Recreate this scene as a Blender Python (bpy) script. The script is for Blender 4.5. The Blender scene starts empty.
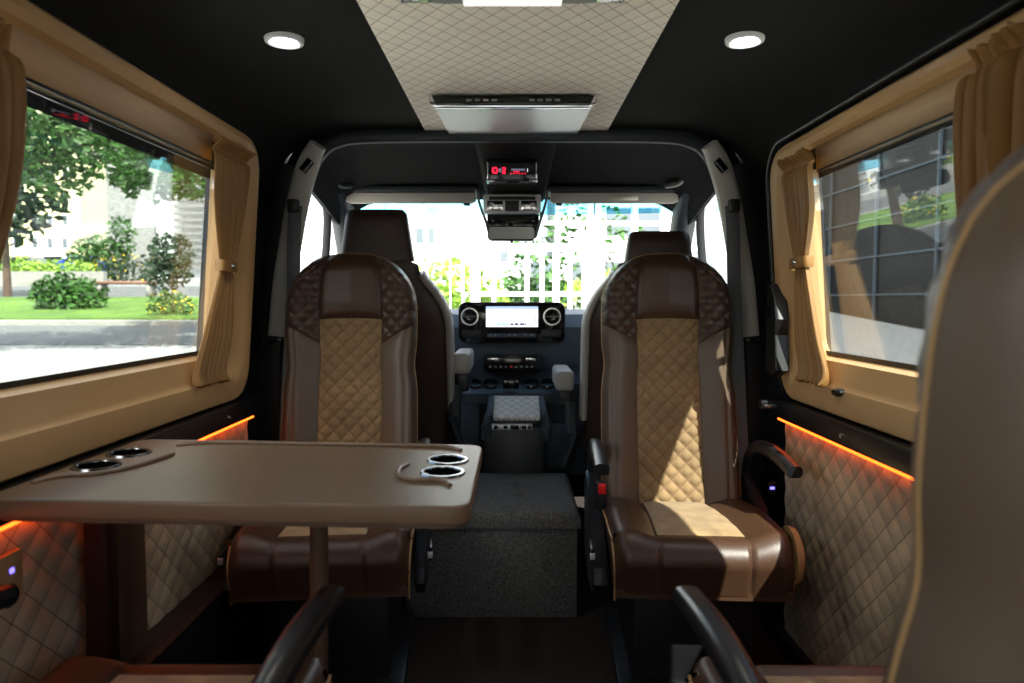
import bpy, bmesh, math, random
from mathutils import Vector, Matrix
random.seed(7)
C = bpy.context.scene.collection
H = 1.13                      # camera height over the van floor
F = 683.0
PI = math.pi
TH = math.atan(41.5/683); PS = math.atan(2/683)
CT, ST = math.cos(TH), math.sin(TH)

def at(px, py, Y):            # a picture point at distance Y -> world point
    dx = (px-512)/F; dy = (341.5-py)/F
    x, y, z = dx, CT+dy*ST, -ST+dy*CT
    x, y = x*math.cos(PS)-y*math.sin(PS), x*math.sin(PS)+y*math.cos(PS)
    k = Y/y
    return Vector((x*k, Y, H+z*k))

# ------------------------------------------------------------------ materials
def new_mat(name):
    m = bpy.data.materials.new(name); m.use_nodes = True
    nt = m.node_tree; nt.nodes.clear()
    out = nt.nodes.new('ShaderNodeOutputMaterial')
    return m, nt, out
def rgb(h):
    def l(c):
        c /= 255.0
        return c/12.92 if c <= .04045 else ((c+.055)/1.055)**2.4
    return tuple(l(c) for c in h)+(1,)
def math_node(nt, op, a, b=None, c=None):
    n = nt.nodes.new('ShaderNodeMath'); n.operation = op
    for i, v in enumerate((a, b, c)):
        if v is None: continue
        if isinstance(v, (int, float)): n.inputs[i].default_value = v
        else: nt.links.new(v, n.inputs[i])
    return n.outputs[0]
def mat(name, col, rough=.5, metal=0, var=0, vscale=8, bump=0, bscale=200, coat=0, spec=.5, col2=None, stretch=None, sheen=0):
    m, nt, out = new_mat(name)
    p = nt.nodes.new('ShaderNodeBsdfPrincipled'); nt.links.new(p.outputs[0], out.inputs[0])
    p.inputs['Base Color'].default_value = col; p.inputs['Roughness'].default_value = rough
    p.inputs['Metallic'].default_value = metal
    p.inputs['Coat Weight'].default_value = coat
    p.inputs['Specular IOR Level'].default_value = spec
    p.inputs['Sheen Weight'].default_value = sheen
    if var or bump:
        tc = nt.nodes.new('ShaderNodeTexCoord'); src = tc.outputs['Object']
        if stretch:
            mp = nt.nodes.new('ShaderNodeMapping'); mp.inputs['Scale'].default_value = stretch
            nt.links.new(src, mp.inputs[0]); src = mp.outputs[0]
        if var:
            n = nt.nodes.new('ShaderNodeTexNoise'); n.inputs['Scale'].default_value = vscale; n.inputs['Detail'].default_value = 4
            nt.links.new(src, n.inputs['Vector'])
            mx = nt.nodes.new('ShaderNodeMix'); mx.data_type = 'RGBA'
            r = nt.nodes.new('ShaderNodeMapRange'); r.inputs[1].default_value = .3; r.inputs[2].default_value = .7
            nt.links.new(n.outputs[0], r.inputs[0]); nt.links.new(r.outputs[0], mx.inputs[0])
            c2 = col2 or tuple(c*(1-var) for c in col[:3])+(1,)
            mx.inputs[6].default_value = c2; mx.inputs[7].default_value = col
            nt.links.new(mx.outputs[2], p.inputs['Base Color'])
        if bump:
            n = nt.nodes.new('ShaderNodeTexNoise'); n.inputs['Scale'].default_value = bscale; n.inputs['Detail'].default_value = 2
            nt.links.new(src, n.inputs['Vector'])
            b = nt.nodes.new('ShaderNodeBump'); b.inputs['Strength'].default_value = bump; b.inputs['Distance'].default_value = .002
            nt.links.new(n.outputs[0], b.inputs['Height']); nt.links.new(b.outputs[0], p.inputs['Normal'])
    return m
def quilt(name, col, thread, ax, p1, p2, rough=.8, var=.25, bump=1.0, depth=.01, vscale=9, lw=.035, col2=None, off=0.0):
    """Quilted cloth: stitched diamonds in object coordinates; threads are a colour of their own, the puffs a bump."""
    m, nt, out = new_mat(name)
    p = nt.nodes.new('ShaderNodeBsdfPrincipled'); nt.links.new(p.outputs[0], out.inputs[0])
    p.inputs['Roughness'].default_value = rough; p.inputs['Sheen Weight'].default_value = .15
    tc = nt.nodes.new('ShaderNodeTexCoord'); sp = nt.nodes.new('ShaderNodeSeparateXYZ')
    nt.links.new(tc.outputs['Object'], sp.inputs[0])
    u = math_node(nt, 'MULTIPLY', sp.outputs[ax[0]], 1/p1); v = math_node(nt, 'MULTIPLY', sp.outputs[ax[1]], 1/p2)
    u = math_node(nt, 'ADD', u, off)
    a = math_node(nt, 'ADD', u, v); b = math_node(nt, 'SUBTRACT', u, v)
    da = math_node(nt, 'PINGPONG', a, .5); db = math_node(nt, 'PINGPONG', b, .5)   # distance to the next seam
    d = math_node(nt, 'MINIMUM', da, db)
    line = math_node(nt, 'LESS_THAN', d, lw)
    h = math_node(nt, 'POWER', math_node(nt, 'MULTIPLY', math_node(nt, 'MULTIPLY', da, 2), math_node(nt, 'MULTIPLY', db, 2)), .45)
    bn = nt.nodes.new('ShaderNodeBump'); bn.inputs['Strength'].default_value = bump; bn.inputs['Distance'].default_value = depth
    nt.links.new(h, bn.inputs['Height']); nt.links.new(bn.outputs[0], p.inputs['Normal'])
    n = nt.nodes.new('ShaderNodeTexNoise'); n.inputs['Scale'].default_value = vscale; n.inputs['Detail'].default_value = 5
    nt.links.new(tc.outputs['Object'], n.inputs['Vector'])
    r = nt.nodes.new('ShaderNodeMapRange'); r.inputs[1].default_value = .35; r.inputs[2].default_value = .65
    nt.links.new(n.outputs[0], r.inputs[0])
    m1 = nt.nodes.new('ShaderNodeMix'); m1.data_type = 'RGBA'
    m1.inputs[6].default_value = col2 or tuple(c*(1-var) for c in col[:3])+(1,); m1.inputs[7].default_value = col
    nt.links.new(r.outputs[0], m1.inputs[0])
    m2 = nt.nodes.new('ShaderNodeMix'); m2.data_type = 'RGBA'
    nt.links.new(line, m2.inputs[0]); nt.links.new(m1.outputs[2], m2.inputs[6]); m2.inputs[7].default_value = thread
    nt.links.new(m2.outputs[2], p.inputs['Base Color'])
    return m
def emit(name, col, s):
    m, nt, out = new_mat(name)
    e = nt.nodes.new('ShaderNodeEmission'); e.inputs[0].default_value = col; e.inputs[1].default_value = s
    nt.links.new(e.outputs[0], out.inputs[0]); return m
def glass(name, tint=(.93, .96, .95, 1), ior=1.5, dirt=0.0):
    m, nt, out = new_mat(name)
    f = nt.nodes.new('ShaderNodeFresnel')
    ge = nt.nodes.new('ShaderNodeNewGeometry')              # the same reflection from either face of the pane
    nt.links.new(math_node(nt, 'ADD', math_node(nt, 'MULTIPLY', ge.outputs['Backfacing'], 1/ior-ior), ior), f.inputs[0])
    t = nt.nodes.new('ShaderNodeBsdfTransparent'); t.inputs[0].default_value = tint
    g = nt.nodes.new('ShaderNodeBsdfGlossy'); g.inputs['Roughness'].default_value = .0
    mx = nt.nodes.new('ShaderNodeMixShader')
    nt.links.new(f.outputs[0], mx.inputs[0]); nt.links.new(t.outputs[0], mx.inputs[1]); nt.links.new(g.outputs[0], mx.inputs[2])
    nt.links.new(mx.outputs[0], out.inputs[0]); return m

M = {}
M['leather'] = mat('brown leather', rgb((74, 51, 36)), .38, var=.12, vscale=5, bump=.25, bscale=350)
M['leather_q'] = quilt('quilted brown leather', rgb((76, 54, 40)), rgb((48, 32, 25)), (0, 2), .052, .052, rough=.42, var=.1, bump=.3, depth=.006)
M['taupe'] = mat('taupe leather', rgb((99, 82, 66)), .42, var=.08, bump=.2, bscale=400)
M['tan_q'] = quilt('tan quilted suede', rgb((150, 122, 84)), rgb((104, 80, 54)), (0, 2), .052, .052, var=.25, bump=.25, depth=.006, vscale=7, lw=.022)
M['tan_top'] = mat('tan suede', rgb((176, 146, 104)), .9, var=.4, vscale=16, bump=.2, bscale=120, sheen=.2)
M['piping'] = mat('tan piping', rgb((176, 140, 92)), .5)
M['seat_black'] = mat('black seat plastic', (.012, .013, .015, 1), .32)
M['black'] = mat('black plastic', (.01, .011, .012, 1), .42, bump=.1, bscale=300)
M['gloss'] = mat('gloss black', (.006, .006, .007, 1), .12)
M['headliner'] = mat('black alcantara headliner', (.014, .0145, .015, 1), .95, var=.3, vscale=40, spec=.2)
M['navy'] = mat('dark grey cab plastic', rgb((38, 45, 52)), .55, bump=.1, bscale=300)
M['navy_l'] = mat('slate dashboard plastic', rgb((62, 74, 84)), .6, bump=.1, bscale=300)
M['cream'] = mat('cream moulded trim', rgb((205, 166, 116)), .42, var=.06, vscale=3)
M['cream_cloth'] = mat('cream blind cloth', rgb((206, 176, 140)), .85)
M['wall_q'] = quilt('quilted beige wall suede', rgb((208, 186, 148)), rgb((116, 96, 68)), (1, 2), .075, .075, var=.45, bump=.3, depth=.006, vscale=6, lw=.02)
M['ceil_q'] = quilt('quilted ivory roof cloth', rgb((255, 248, 234)), rgb((160, 128, 92)), (0, 1), .046, .060, var=.06, bump=.22, depth=.006, vscale=20, lw=.024)
M['curtain'] = mat('golden brown curtain satin', rgb((154, 113, 60)), .5, var=.12, vscale=4, stretch=(4, 4, .4))
M['table'] = mat('brown table laminate', rgb((122, 97, 74)), .38, bump=.1, bscale=500)
M['table_edge'] = mat('brown table edge', rgb((92, 71, 53)), .45)
M['post'] = mat('red brown post', rgb((52, 30, 24)), .4)
M['chrome'] = mat('chrome', (.75, .76, .78, 1), .15, metal=1)
M['silver'] = mat('brushed silver', (.74, .75, .75, 1), .42, metal=.5)
M['dark_chrome'] = mat('dark chrome', (.25, .27, .30, 1), .2, metal=1)
M['grey_trim'] = mat('light grey pillar trim', rgb((196, 196, 190)), .6)
M['grey_pl'] = mat('mid grey plastic', rgb((120, 122, 120)), .5)
M['visor'] = mat('pale grey visor vinyl', rgb((200, 194, 186)), .7)
M['belt'] = mat('grey seat belt webbing', rgb((92, 98, 104)), .6, var=.2, vscale=300)
M['red'] = mat('red button', rgb((225, 25, 25)), .4)
M['ottoman'] = mat('charcoal tweed', rgb((112, 110, 107)), .95, var=.75, vscale=150, bump=.6, bscale=400, stretch=(1, 1, 1))
M['carpet'] = mat('dark brown carpet', rgb((58, 43, 34)), 1, var=.35, vscale=60, bump=.8, bscale=500)
M['cab_leather'] = mat('dark brown cab leather', rgb((58, 42, 34)), .42, bump=.2, bscale=350)
M['cab_grey'] = mat('grey leather', rgb((176, 170, 160)), .45)
M['white_q'] = quilt('white quilted leather', rgb((225, 220, 210)), rgb((150, 140, 130)), (0, 1), .045, .045, rough=.5, var=.03, bump=.5, depth=.006)
M['white_pl'] = mat('white label', rgb((245, 240, 225)), .5)
M['led'] = emit('amber led strip', (1, .095, .008, 1), 5.5)
M['lamp'] = emit('white downlight', (.9, .95, 1, 1), 22)
M['panel_light'] = emit('roof light panel', (1, .97, .92, 1), .8)
M['blue_led'] = emit('blue indicator', (.15, .12, 1, 1), 3)
M['scr'] = emit('navigation screen', (.92, .95, 1, 1), 1.25)
M['scr_blue'] = emit('screen status bar', (.45, .58, 1, 1), 1.0)
M['scr_dark'] = emit('screen dark icons', (.03, .04, .10, 1), 1)
M['scr_teal'] = emit('screen teal icons', (.35, .75, .85, 1), 1)
M['scr_grey'] = emit('screen map lines', (.6, .64, .7, 1), 1)
M['red_disp'] = emit('red display', (1, .02, .06, 1), 1.1)
M['grey_disp'] = emit('grey display', (.10, .11, .14, 1), 1)
M['mirror'] = mat('mirror', (.75, .78, .78, 1), .03, metal=1)
M['glass'] = glass('tinted side window glass', (.82, .85, .84, 1), 1.9)
M['glass_w'] = glass('windscreen glass', (.95, .97, .97, 1), 1.25)
M['glass_blue'] = glass('blue tinted windscreen band', (.22, .60, .78, 1), 1.25)
M['frit'] = glass('dark tinted band', (.16, .18, .2, 1), 1.45)
# outside
M['asphalt'] = mat('pale asphalt', rgb((104, 107, 106)), .9, var=.15, vscale=3)
M['pave'] = mat('pale paving', rgb((146, 148, 144)), .9, var=.1, vscale=2)
M['concrete'] = mat('pale concrete', rgb((226, 224, 216)), .9, var=.08, vscale=2)  # kept very pale so the added ground slabs throw light upwards
M['kerb'] = mat('kerb stone', rgb((150, 150, 142)), .9, var=.2, vscale=5)
M['grass'] = mat('grass', rgb((100, 132, 42)), .95, col2=rgb((60, 95, 35)), var=.5, vscale=1.3, stretch=(1, .4, 1))
M['leaf'] = mat('green leaves', rgb((62, 108, 36)), .6, var=.6, vscale=1.2)
M['leaf_l'] = mat('light leaves', rgb((150, 190, 70)), .6, var=.4, vscale=1.2)
M['leaf_d'] = mat('dark leaves', rgb((38, 66, 36)), .6, var=.5, vscale=2)
M['flower'] = mat('yellow blossom', rgb((235, 205, 40)), .7)
M['bark'] = mat('bark', rgb((92, 74, 58)), .95, var=.4, vscale=6)
M['yellow'] = mat('pale yellow render', rgb((226, 222, 172)), .9)
M['stone'] = mat('grey stone cladding', rgb((150, 152, 148)), .95, var=.45, vscale=3, stretch=(1, 1, 4))
M['white'] = mat('white painted metal', rgb((238, 240, 240)), .5)
M['white_w'] = mat('white render', rgb((225, 228, 228)), .8)
M['pane'] = mat('dark window pane', rgb((90, 100, 106)), .15)
M['pane_d'] = mat('black facade glass', rgb((14, 18, 20)), .5, spec=.15)
M['bench'] = mat('brown bench wood', rgb((140, 100, 82)), .8)
M['car_grey'] = mat('grey car paint', rgb((90, 96, 104)), .25)
M['car_blue'] = mat('blue car paint', rgb((40, 70, 170)), .25)
M['car_white'] = mat('white car paint', rgb((220, 222, 225)), .25)
M['tyre'] = mat('tyre', (.01, .01, .01, 1), .8)
M['sign_txt'] = mat('pale blue grey lettering', rgb((150, 165, 175)), .7)

# ------------------------------------------------------------------ helpers
def link(name, me, m, parent=None, smooth=True, loc=None):
    o = bpy.data.objects.new(name, me); C.objects.link(o)
    if m is not None:
        me.materials.clear(); me.materials.append(m)
    if smooth:
        for p in me.polygons: p.use_smooth = True
    if parent is not None: o.parent = parent
    if loc is not None: o.location = loc
    return o
def obj(name, bm, m, parent=None, smooth=True, angle=35, loc=None, off=None):
    if off is not None: bmesh.ops.translate(bm, vec=-Vector(off), verts=bm.verts)
    bmesh.ops.recalc_face_normals(bm, faces=bm.faces)
    if smooth:
        for e in bm.edges:
            if len(e.link_faces) == 2 and e.calc_face_angle(0) > math.radians(angle): e.smooth = False
    me = bpy.data.meshes.new(name); bm.to_mesh(me); bm.free()
    return link(name, me, m, parent, smooth, loc)
def tag(o, label=None, cat=None, group=None, kind=None):
    if label: o['label'] = label
    if cat: o['category'] = cat
    if group: o['group'] = group
    if kind: o['kind'] = kind
    return o
def thing(name, label, cat, loc=(0, 0, 0), rotz=0, group=None):
    o = bpy.data.objects.new(name, None); C.objects.link(o); o.empty_display_size = .1
    o.location = loc; o.rotation_euler = (0, 0, rotz)
    return tag(o, label, cat, group)
def struct(name, bm, m, parent=None, smooth=True, label=None):
    o = obj(name, bm, m, parent, smooth)
    if parent is None: o['kind'] = 'structure'
    if label: o['label'] = label
    return o
def copy_tree(o, parent=None):
    c = o.copy(); C.objects.link(c)
    if parent is not None: c.parent = parent
    for ch in list(o.children): copy_tree(ch, c)
    return c
def B(): return bmesh.new()
def box(bm, x0, x1, y0, y1, z0, z1, bev=0, seg=2, mtx=None):
    r = bmesh.ops.create_cube(bm, size=1)
    vs = r['verts']
    for v in vs:
        v.co = Vector(((x0+x1)/2+v.co.x*(x1-x0), (y0+y1)/2+v.co.y*(y1-y0), (z0+z1)/2+v.co.z*(z1-z0)))
    if bev:
        es = list({e for v in vs for e in v.link_edges})
        rr = bmesh.ops.bevel(bm, geom=es, offset=bev, segments=seg, affect='EDGES', profile=.5)
        vs = list({v for f in rr['faces'] for v in f.verts} | {v for v in vs if v.is_valid})
    if mtx is not None: bmesh.ops.transform(bm, matrix=mtx, verts=[v for v in vs if v.is_valid])
    return bm
def bx(x0, x1, y0, y1, z0, z1, bev=0, seg=2): return box(B(), x0, x1, y0, y1, z0, z1, bev, seg)
def sweep(bm, path, w, h=None, n=12, up=Vector((0, 0, 1)), power=2.0, cap=True):
    """A rounded bar along a path; w, h may be functions of the 0..1 position."""
    path = [Vector(p) for p in path]; L = len(path); rings = []
    for i, p in enumerate(path):
        t = (path[min(i+1, L-1)]-path[max(i-1, 0)]).normalized()
        side = t.cross(up)
        if side.length < 1e-5: side = t.cross(Vector((0, 1, 0)))
        side.normalize(); u2 = side.cross(t).normalized()
        k = i/(L-1)
        ww = w(k) if callable(w) else w; hh = (h(k) if callable(h) else h) if h is not None else ww
        ring = []
        for j in range(n):
            a = 2*PI*j/n; ca, sa = math.cos(a), math.sin(a)
            ring.append(bm.verts.new(p+side*(ww/2*math.copysign(abs(ca)**(2/power), ca))+u2*(hh/2*math.copysign(abs(sa)**(2/power), sa))))
        rings.append(ring)
    for a, b in zip(rings, rings[1:]):
        for j in range(n): bm.faces.new((a[j], a[(j+1) % n], b[(j+1) % n], b[j]))
    if cap:
        bm.faces.new(rings[0][::-1]); bm.faces.new(rings[-1])
    return bm
def smooth_path(pts, n=8):
    pts = [Vector(p) for p in pts]; out = []
    for i in range(len(pts)-1):
        p0 = pts[max(i-1, 0)]; p1 = pts[i]; p2 = pts[i+1]; p3 = pts[min(i+2, len(pts)-1)]
        for k in range(n):
            t = k/n
            out.append(.5*((2*p1)+(p2-p0)*t+(2*p0-5*p1+4*p2-p3)*t*t+(3*p1-p0-3*p2+p3)*t**3))
    out.append(pts[-1]); return out
def lathe(bm, prof, n=32, mtx=None):
    """profile of (radius, height) about local Z."""
    rings = []
    for r, z in prof:
        if r < 1e-6: rings.append([bm.verts.new((0, 0, z))])
        else: rings.append([bm.verts.new((r*math.cos(2*PI*j/n), r*math.sin(2*PI*j/n), z)) for j in range(n)])
    for a, b in zip(rings, rings[1:]):
        for j in range(n):
            k = (j+1) % n
            if len(a) == 1 and len(b) == 1: continue
            if len(a) == 1: bm.faces.new((a[0], b[k], b[j]))
            elif len(b) == 1: bm.faces.new((a[j], a[k], b[0]))
            else: bm.faces.new((a[j], a[k], b[k], b[j]))
    vs = [v for r in rings for v in r]
    if mtx is not None: bmesh.ops.transform(bm, matrix=mtx, verts=vs)
    return bm
def grid(bm, fn, n, m, closed_u=False):
    vs = [[bm.verts.new(fn(i/n, j/m)) for j in range(m+1)] for i in range(n+1 if not closed_u else n)]
    N = len(vs)
    for i in range(n):
        for j in range(m):
            bm.faces.new((vs[i][j], vs[(i+1) % N][j], vs[(i+1) % N][j+1], vs[i][j+1]))
    return vs
def prism(bm, pts, axis, d0, d1, bev=0):
    """An outline of 2D points, thick along an axis (0: points are y,z; 1: x,z; 2: x,y)."""
    def mk(p, d):
        if axis == 0: return (d, p[0], p[1])
        if axis == 1: return (p[0], d, p[1])
        return (p[0], p[1], d)
    a = [bm.verts.new(mk(p, d0)) for p in pts]; b = [bm.verts.new(mk(p, d1)) for p in pts]
    n = len(pts); fs = [bm.faces.new(a), bm.faces.new(b[::-1])]
    for i in range(n): fs.append(bm.faces.new((a[i], a[(i+1) % n], b[(i+1) % n], b[i])))
    if bev:
        es = list({e for f in fs[:2] for e in f.edges})
        bmesh.ops.bevel(bm, geom=es, offset=bev, segments=2, affect='EDGES', profile=.5)
    return bm
def rrect(x0, x1, y0, y1, r, n=6):
    pts = []
    for cx, cy, a0 in ((x1-r, y1-r, 0), (x0+r, y1-r, 90), (x0+r, y0+r, 180), (x1-r, y0+r, 270)):
        for k in range(n+1):
            a = math.radians(a0+90*k/n); pts.append((cx+r*math.cos(a), cy+r*math.sin(a)))
    return pts
def slab_with_holes(name, outline, holes, z0, z1, bev, m, parent=None):
    cu = bpy.data.curves.new(name, 'CURVE'); cu.dimensions = '2D'; cu.fill_mode = 'BOTH'
    for pts in [outline]+holes:
        s = cu.splines.new('POLY'); s.points.add(len(pts)-1); s.use_cyclic_u = True
        for q, p in zip(s.points, pts): q.co = (p[0], p[1], 0, 1)
    cu.extrude = (z1-z0)/2-bev; cu.bevel_depth = bev; cu.bevel_resolution = 2; cu.offset = -bev
    tmp = bpy.data.objects.new('tmp', cu)
    C.objects.link(tmp); bpy.context.view_layer.update()
    me = bpy.data.meshes.new_from_object(tmp.evaluated_get(bpy.context.evaluated_depsgraph_get()))
    bpy.data.objects.remove(tmp); me.transform(Matrix.Translation((0, 0, (z0+z1)/2))); me.name = name
    o = link(name, me, m, parent, smooth=False); return o
def circ(cx, cy, r, n=32): return [(cx+r*math.cos(2*PI*k/n), cy+r*math.sin(2*PI*k/n)) for k in range(n)]
def ss(a, b, x):
    t = min(1, max(0, (x-a)/(b-a))); return t*t*(3-2*t)
def add_text(name, s, size, m, parent, loc, rot, ext=.001, align='CENTER'):
    cu = bpy.data.curves.new(name, 'FONT'); cu.body = s; cu.size = size; cu.extrude = ext; cu.align_x = align; cu.align_y = 'CENTER'
    tmp = bpy.data.objects.new('tmp', cu); C.objects.link(tmp); bpy.context.view_layer.update()
    me = bpy.data.meshes.new_from_object(tmp.evaluated_get(bpy.context.evaluated_depsgraph_get()))
    bpy.data.objects.remove(tmp)
    o = link(name, me, m, parent, smooth=False); o.location = loc; o.rotation_euler = rot; return o

M['glass_rear'] = glass('privacy glass', (.72, .74, .74, 1), 1.45)
# ------------------------------------------------------------------ van shell
def wx(zr): return .853-.075*zr          # how far the side trim stands from the middle, by height against the camera
VX = -.002                                 # middle of the van
struct('floor', bx(-.98, 1.0, -1.6, 4.02, -.04, 0), M['carpet'])
# ceiling with rounded shoulders
prof = [(.93, 1.50), (.86, 1.60), (.825, 1.645), (.78, 1.69), (.70, 1.725), (.60, 1.744), (.45, 1.75)]
line = [(x+VX, z) for x, z in prof]+[(-x+VX, z) for x, z in prof[::-1]]
bm = B()
up_ = [(x*1.03, z+.05) for x, z in line]
prism(bm, line+up_[::-1], 1, -1.6, 2.52)
struct('ceiling', bm, M['headliner'])
struct('wall_rear', box(box(box(bx(-.98, 1.0, -1.66, -1.6, -.04, .75), -.98, -.75, -1.66, -1.6, .75, 1.8), .77, 1.0, -1.66, -1.6, .75, 1.8), -.98, 1.0, -1.66, -1.6, 1.55, 1.8), M['black'])
struct('wall_front', bx(-.98, 1.0, 4.0, 4.04, -.04, .98), M['black'])
bm = bx(-.76, .78, -1.64, -1.63, .74, 1.56)
struct('window_4', bm, M['glass_rear'], smooth=False, label='tinted rear window')
def side_wall(name, s):
    bm = B()
    def slab(y0, y1, z0, z1, xi0, xi1):           # leaning slab
        o = .07
        v = [bm.verts.new((VX+s*a, b, c)) for a, b, c in ((xi0, y0, z0), (xi0, y1, z0), (xi1, y1, z1), (xi1, y0, z1),
             (xi0+o, y0, z0), (xi0+o, y1, z0), (xi1+o, y1, z1), (xi1+o, y0, z1))]
        for f in ((0, 1, 2, 3), (7, 6, 5, 4), (0, 4, 5, 1), (1, 5, 6, 2), (2, 6, 7, 3), (3, 7, 4, 0)): bm.faces.new([v[i] for i in f])
    slab(-1.6, 2.62, -.04, .95, .925, .925)
    slab(-1.6, 2.62, 1.535, 1.76, .875, .855)
    slab(2.13, 2.62, .95, 1.54, .925, .875)
    slab(-1.6, -1.2, .95, 1.54, .925, .875)
    slab(.42, .62, .95, 1.54, .925, .875)
    return struct(name, bm, M['black'])
side_wall('wall_left', -1); side_wall('wall_right', 1)

# moulded cream window surrounds
def surround(name, s, y0, y1, top, label, bottom=-.315):
    outer = rrect(y0, y1, bottom, top, .11, 8)
    def inner(k): return rrect(y0+.07+k, y1-.16-k, -.235-k*0+k, top-.085-k, .09, 8)
    rings = []
    def ring(pts, dx, lean=True):
        return [Vector((VX+s*(wx(z)+dx), y, H+z)) for y, z in pts]
    rings.append(ring(outer, .05)); rings.append(ring(outer, .004))
    rings.append(ring(rrect(y0+.012, y1-.010, bottom+.008, top-.010, .10, 8), -.008))
    rings.append(ring(rrect(y0+.03, y1-.028, bottom+.04, top-.026, .095, 8), -.012))
    rings.append(ring(rrect(y0+.05, y1-.055, bottom+.075, top-.040, .09, 8), -.002))
    rings.append(ring(rrect(y0+.055, y1-.075, bottom+.082, top-.043, .085, 8), .012))
    rings.append(ring(rrect(y0+.06, y1-.10, bottom+.088, top-.046, .08, 8), .016))
    rings.append(ring(rrect(y0+.08, y1-.165, -.172, .455, .05, 8), .034))
    rings.append(ring(rrect(y0+.085, y1-.172, -.160, .450, .05, 8), .075))
    bm = B(); vr = [[bm.verts.new(p) for p in r] for r in rings]; n = len(vr[0])
    for a, b in zip(vr, vr[1:]):
        for j in range(n): bm.faces.new((a[j], a[(j+1) % n], b[(j+1) % n], b[j]))
    return struct(name, bm, M['cream'], label=label)
surround('trim_1', -1, .75, 2.225, .505, 'cream moulded surround of the left window')
surround('trim_2', 1, .75, 2.215, .468, 'cream moulded surround of the right window')
# black piping over the right surround, outside the cream
bm = B(); pts = rrect(.75, 2.228, -.315, .482, .12, 10)
path = [Vector((VX+wx(z)-.006, y, H+z)) for y, z in pts]
keep = [p for p in path if p.z > H-.30]
k0 = max(range(len(keep)), key=lambda i: (keep[i]-keep[i-1]).length)
keep = keep[k0:]+keep[:k0]
sweep(bm, keep, .014, n=8, up=Vector((1, 0, 0)))
tag(obj('trim_3', bm, M['black']), 'black rubber piping round the cream surround of the right window', kind='structure')

# side window glass (leaning panes) with tinted upper band
def side_glass(name, s, y0, y1, kind_label):
    def px(z): return VX+s*(.935-.125*(z+.16))
    def pane(bm, z0, z1, d=0, th=.004):
        v = []
        for dd in (0, th):
            for y, z in ((y0, z0), (y1, z0), (y1, z1), (y0, z1)): v.append(bm.verts.new((px(z)+s*(dd+d), y, H+z)))
        for f in ((0, 1, 2, 3), (7, 6, 5, 4), (0, 4, 5, 1), (1, 5, 6, 2), (2, 6, 7, 3), (3, 7, 4, 0)): bm.faces.new([v[i] for i in f])
    bm = B(); pane(bm, -.20, .47); w = struct(name, bm, M['glass'], smooth=False, label=kind_label)
    bm = B(); pane(bm, .378, .465, d=.006, th=.002); obj('tinted_band', bm, M['frit'], w, smooth=False)
    bm = B(); pane(bm, -.20, -.150, d=-.004, th=.002); obj('rubber_seal', bm, M['black'], w, smooth=False)
    return w
side_glass('window_1', -1, .8, 2.12, 'large left side window looking on the street')
side_glass('window_2', 1, .8, 2.12, 'large right side window full of cab reflections')

# roller blinds above each window
for s, top, lab in ((-1, .461, 'rolled up cream blind above the left window'), (1, .425, 'rolled up cream blind above the right window')):
    t = thing('roller_blind', lab, 'blind', (VX+s*.83, 1.4, H+.43), group=None)
    X0 = VX+s*.83
    def bl(y, z, d): return Vector((VX+s*(wx(z)+.018+d)-X0, y-1.4, z-.43))
    bm = B(); lo = .388 if s < 0 else .362
    v = [bm.verts.new(bl(y, z, d)) for d in (0, .012) for y, z in ((.84, lo), (1.93, lo), (1.93, top), (.84, top))]
    for f in ((0, 1, 2, 3), (7, 6, 5, 4), (0, 4, 5, 1), (1, 5, 6, 2), (2, 6, 7, 3), (3, 7, 4, 0)): bm.faces.new([v[i] for i in f])
    obj('blind_cloth', bm, M['cream_cloth'], t)
    obj('pull_bar', sweep(B(), [bl(.84, lo-.004, .004), bl(1.93, lo-.004, .004)], .008, .008, 8), M['black'], t)
    obj('guide_rail', sweep(B(), [bl(.84, top+.006, .0), bl(1.93, top+.006, .0)], .010, .012, 8), M['piping'] if 0 else M['black'], t)

# black rail and amber strip along each wall, quilted panels below
for s, y0, y1 in ((-1, .75, 2.235), (1, .75, 2.2)):
    side = 'left' if s < 0 else 'right'
    t = thing('side_rail', 'glossy black rail running below the cream surround on the %s wall' % side, 'rail', (VX+s*.87, 1.0, H-.35))
    bm = B(); box(bm, -.022, .03, y0-1.0, y1-1.0, -.028, .032, .006); obj('rail_body', bm, M['seat_black'], t)
    for yy in ((1.75,) if s > 0 else (2.02,)):
        bm = B(); lathe(bm, [(0, .004), (.006, .003), (.007, 0)], 12, Matrix.Translation((-.022 if s > 0 else -.022, yy-1.0, 0)) @ Matrix.Rotation(-PI/2, 4, 'Y'))
        o = obj('screw', bm, M['chrome'], t)
    if s < 0: t.scale = (-1, 1, 1)
    bm = bx(-.005, .005, y0, y1, -.003, .003, .001)
    o = obj('led_strip', bm, M['led']); o.location = (VX+s*.862, 0, H-.384)
    tag(o, 'glowing amber light strip under the black rail on the %s wall' % side, 'light strip')
def wall_quilt(s, y0, y1, z0, z1, lab):
    bm = B()
    def fn(u, v):
        y = y0+(y1-y0)*u; z = z0+(z1-z0)*v
        a = y/.075+z/.075; b = y/.075-z/.075
        pp = (abs(math.sin(PI*a))*abs(math.sin(PI*b)))**.5
        return Vector((s*(.874-.004*pp+.012*(1-v)), y, z))
    N, Mm = int((y1-y0)/.0094), int((z1-z0)/.0094)
    vs = grid(bm, fn, N, Mm)
    # thickness band to the wall
    for e in [e for e in bm.edges if e.is_boundary][:]: pass
    ext = bmesh.ops.extrude_edge_only(bm, edges=[e for e in bm.edges if e.is_boundary])
    for v in [g for g in ext['geom'] if isinstance(g, bmesh.types.BMVert)]: v.co.x = s*.925
    o = obj('quilted_wall_panel', bm, M['wall_q'], angle=60); o.location = (VX, 0, 0)
    tag(o, lab, 'wall panel')
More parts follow.
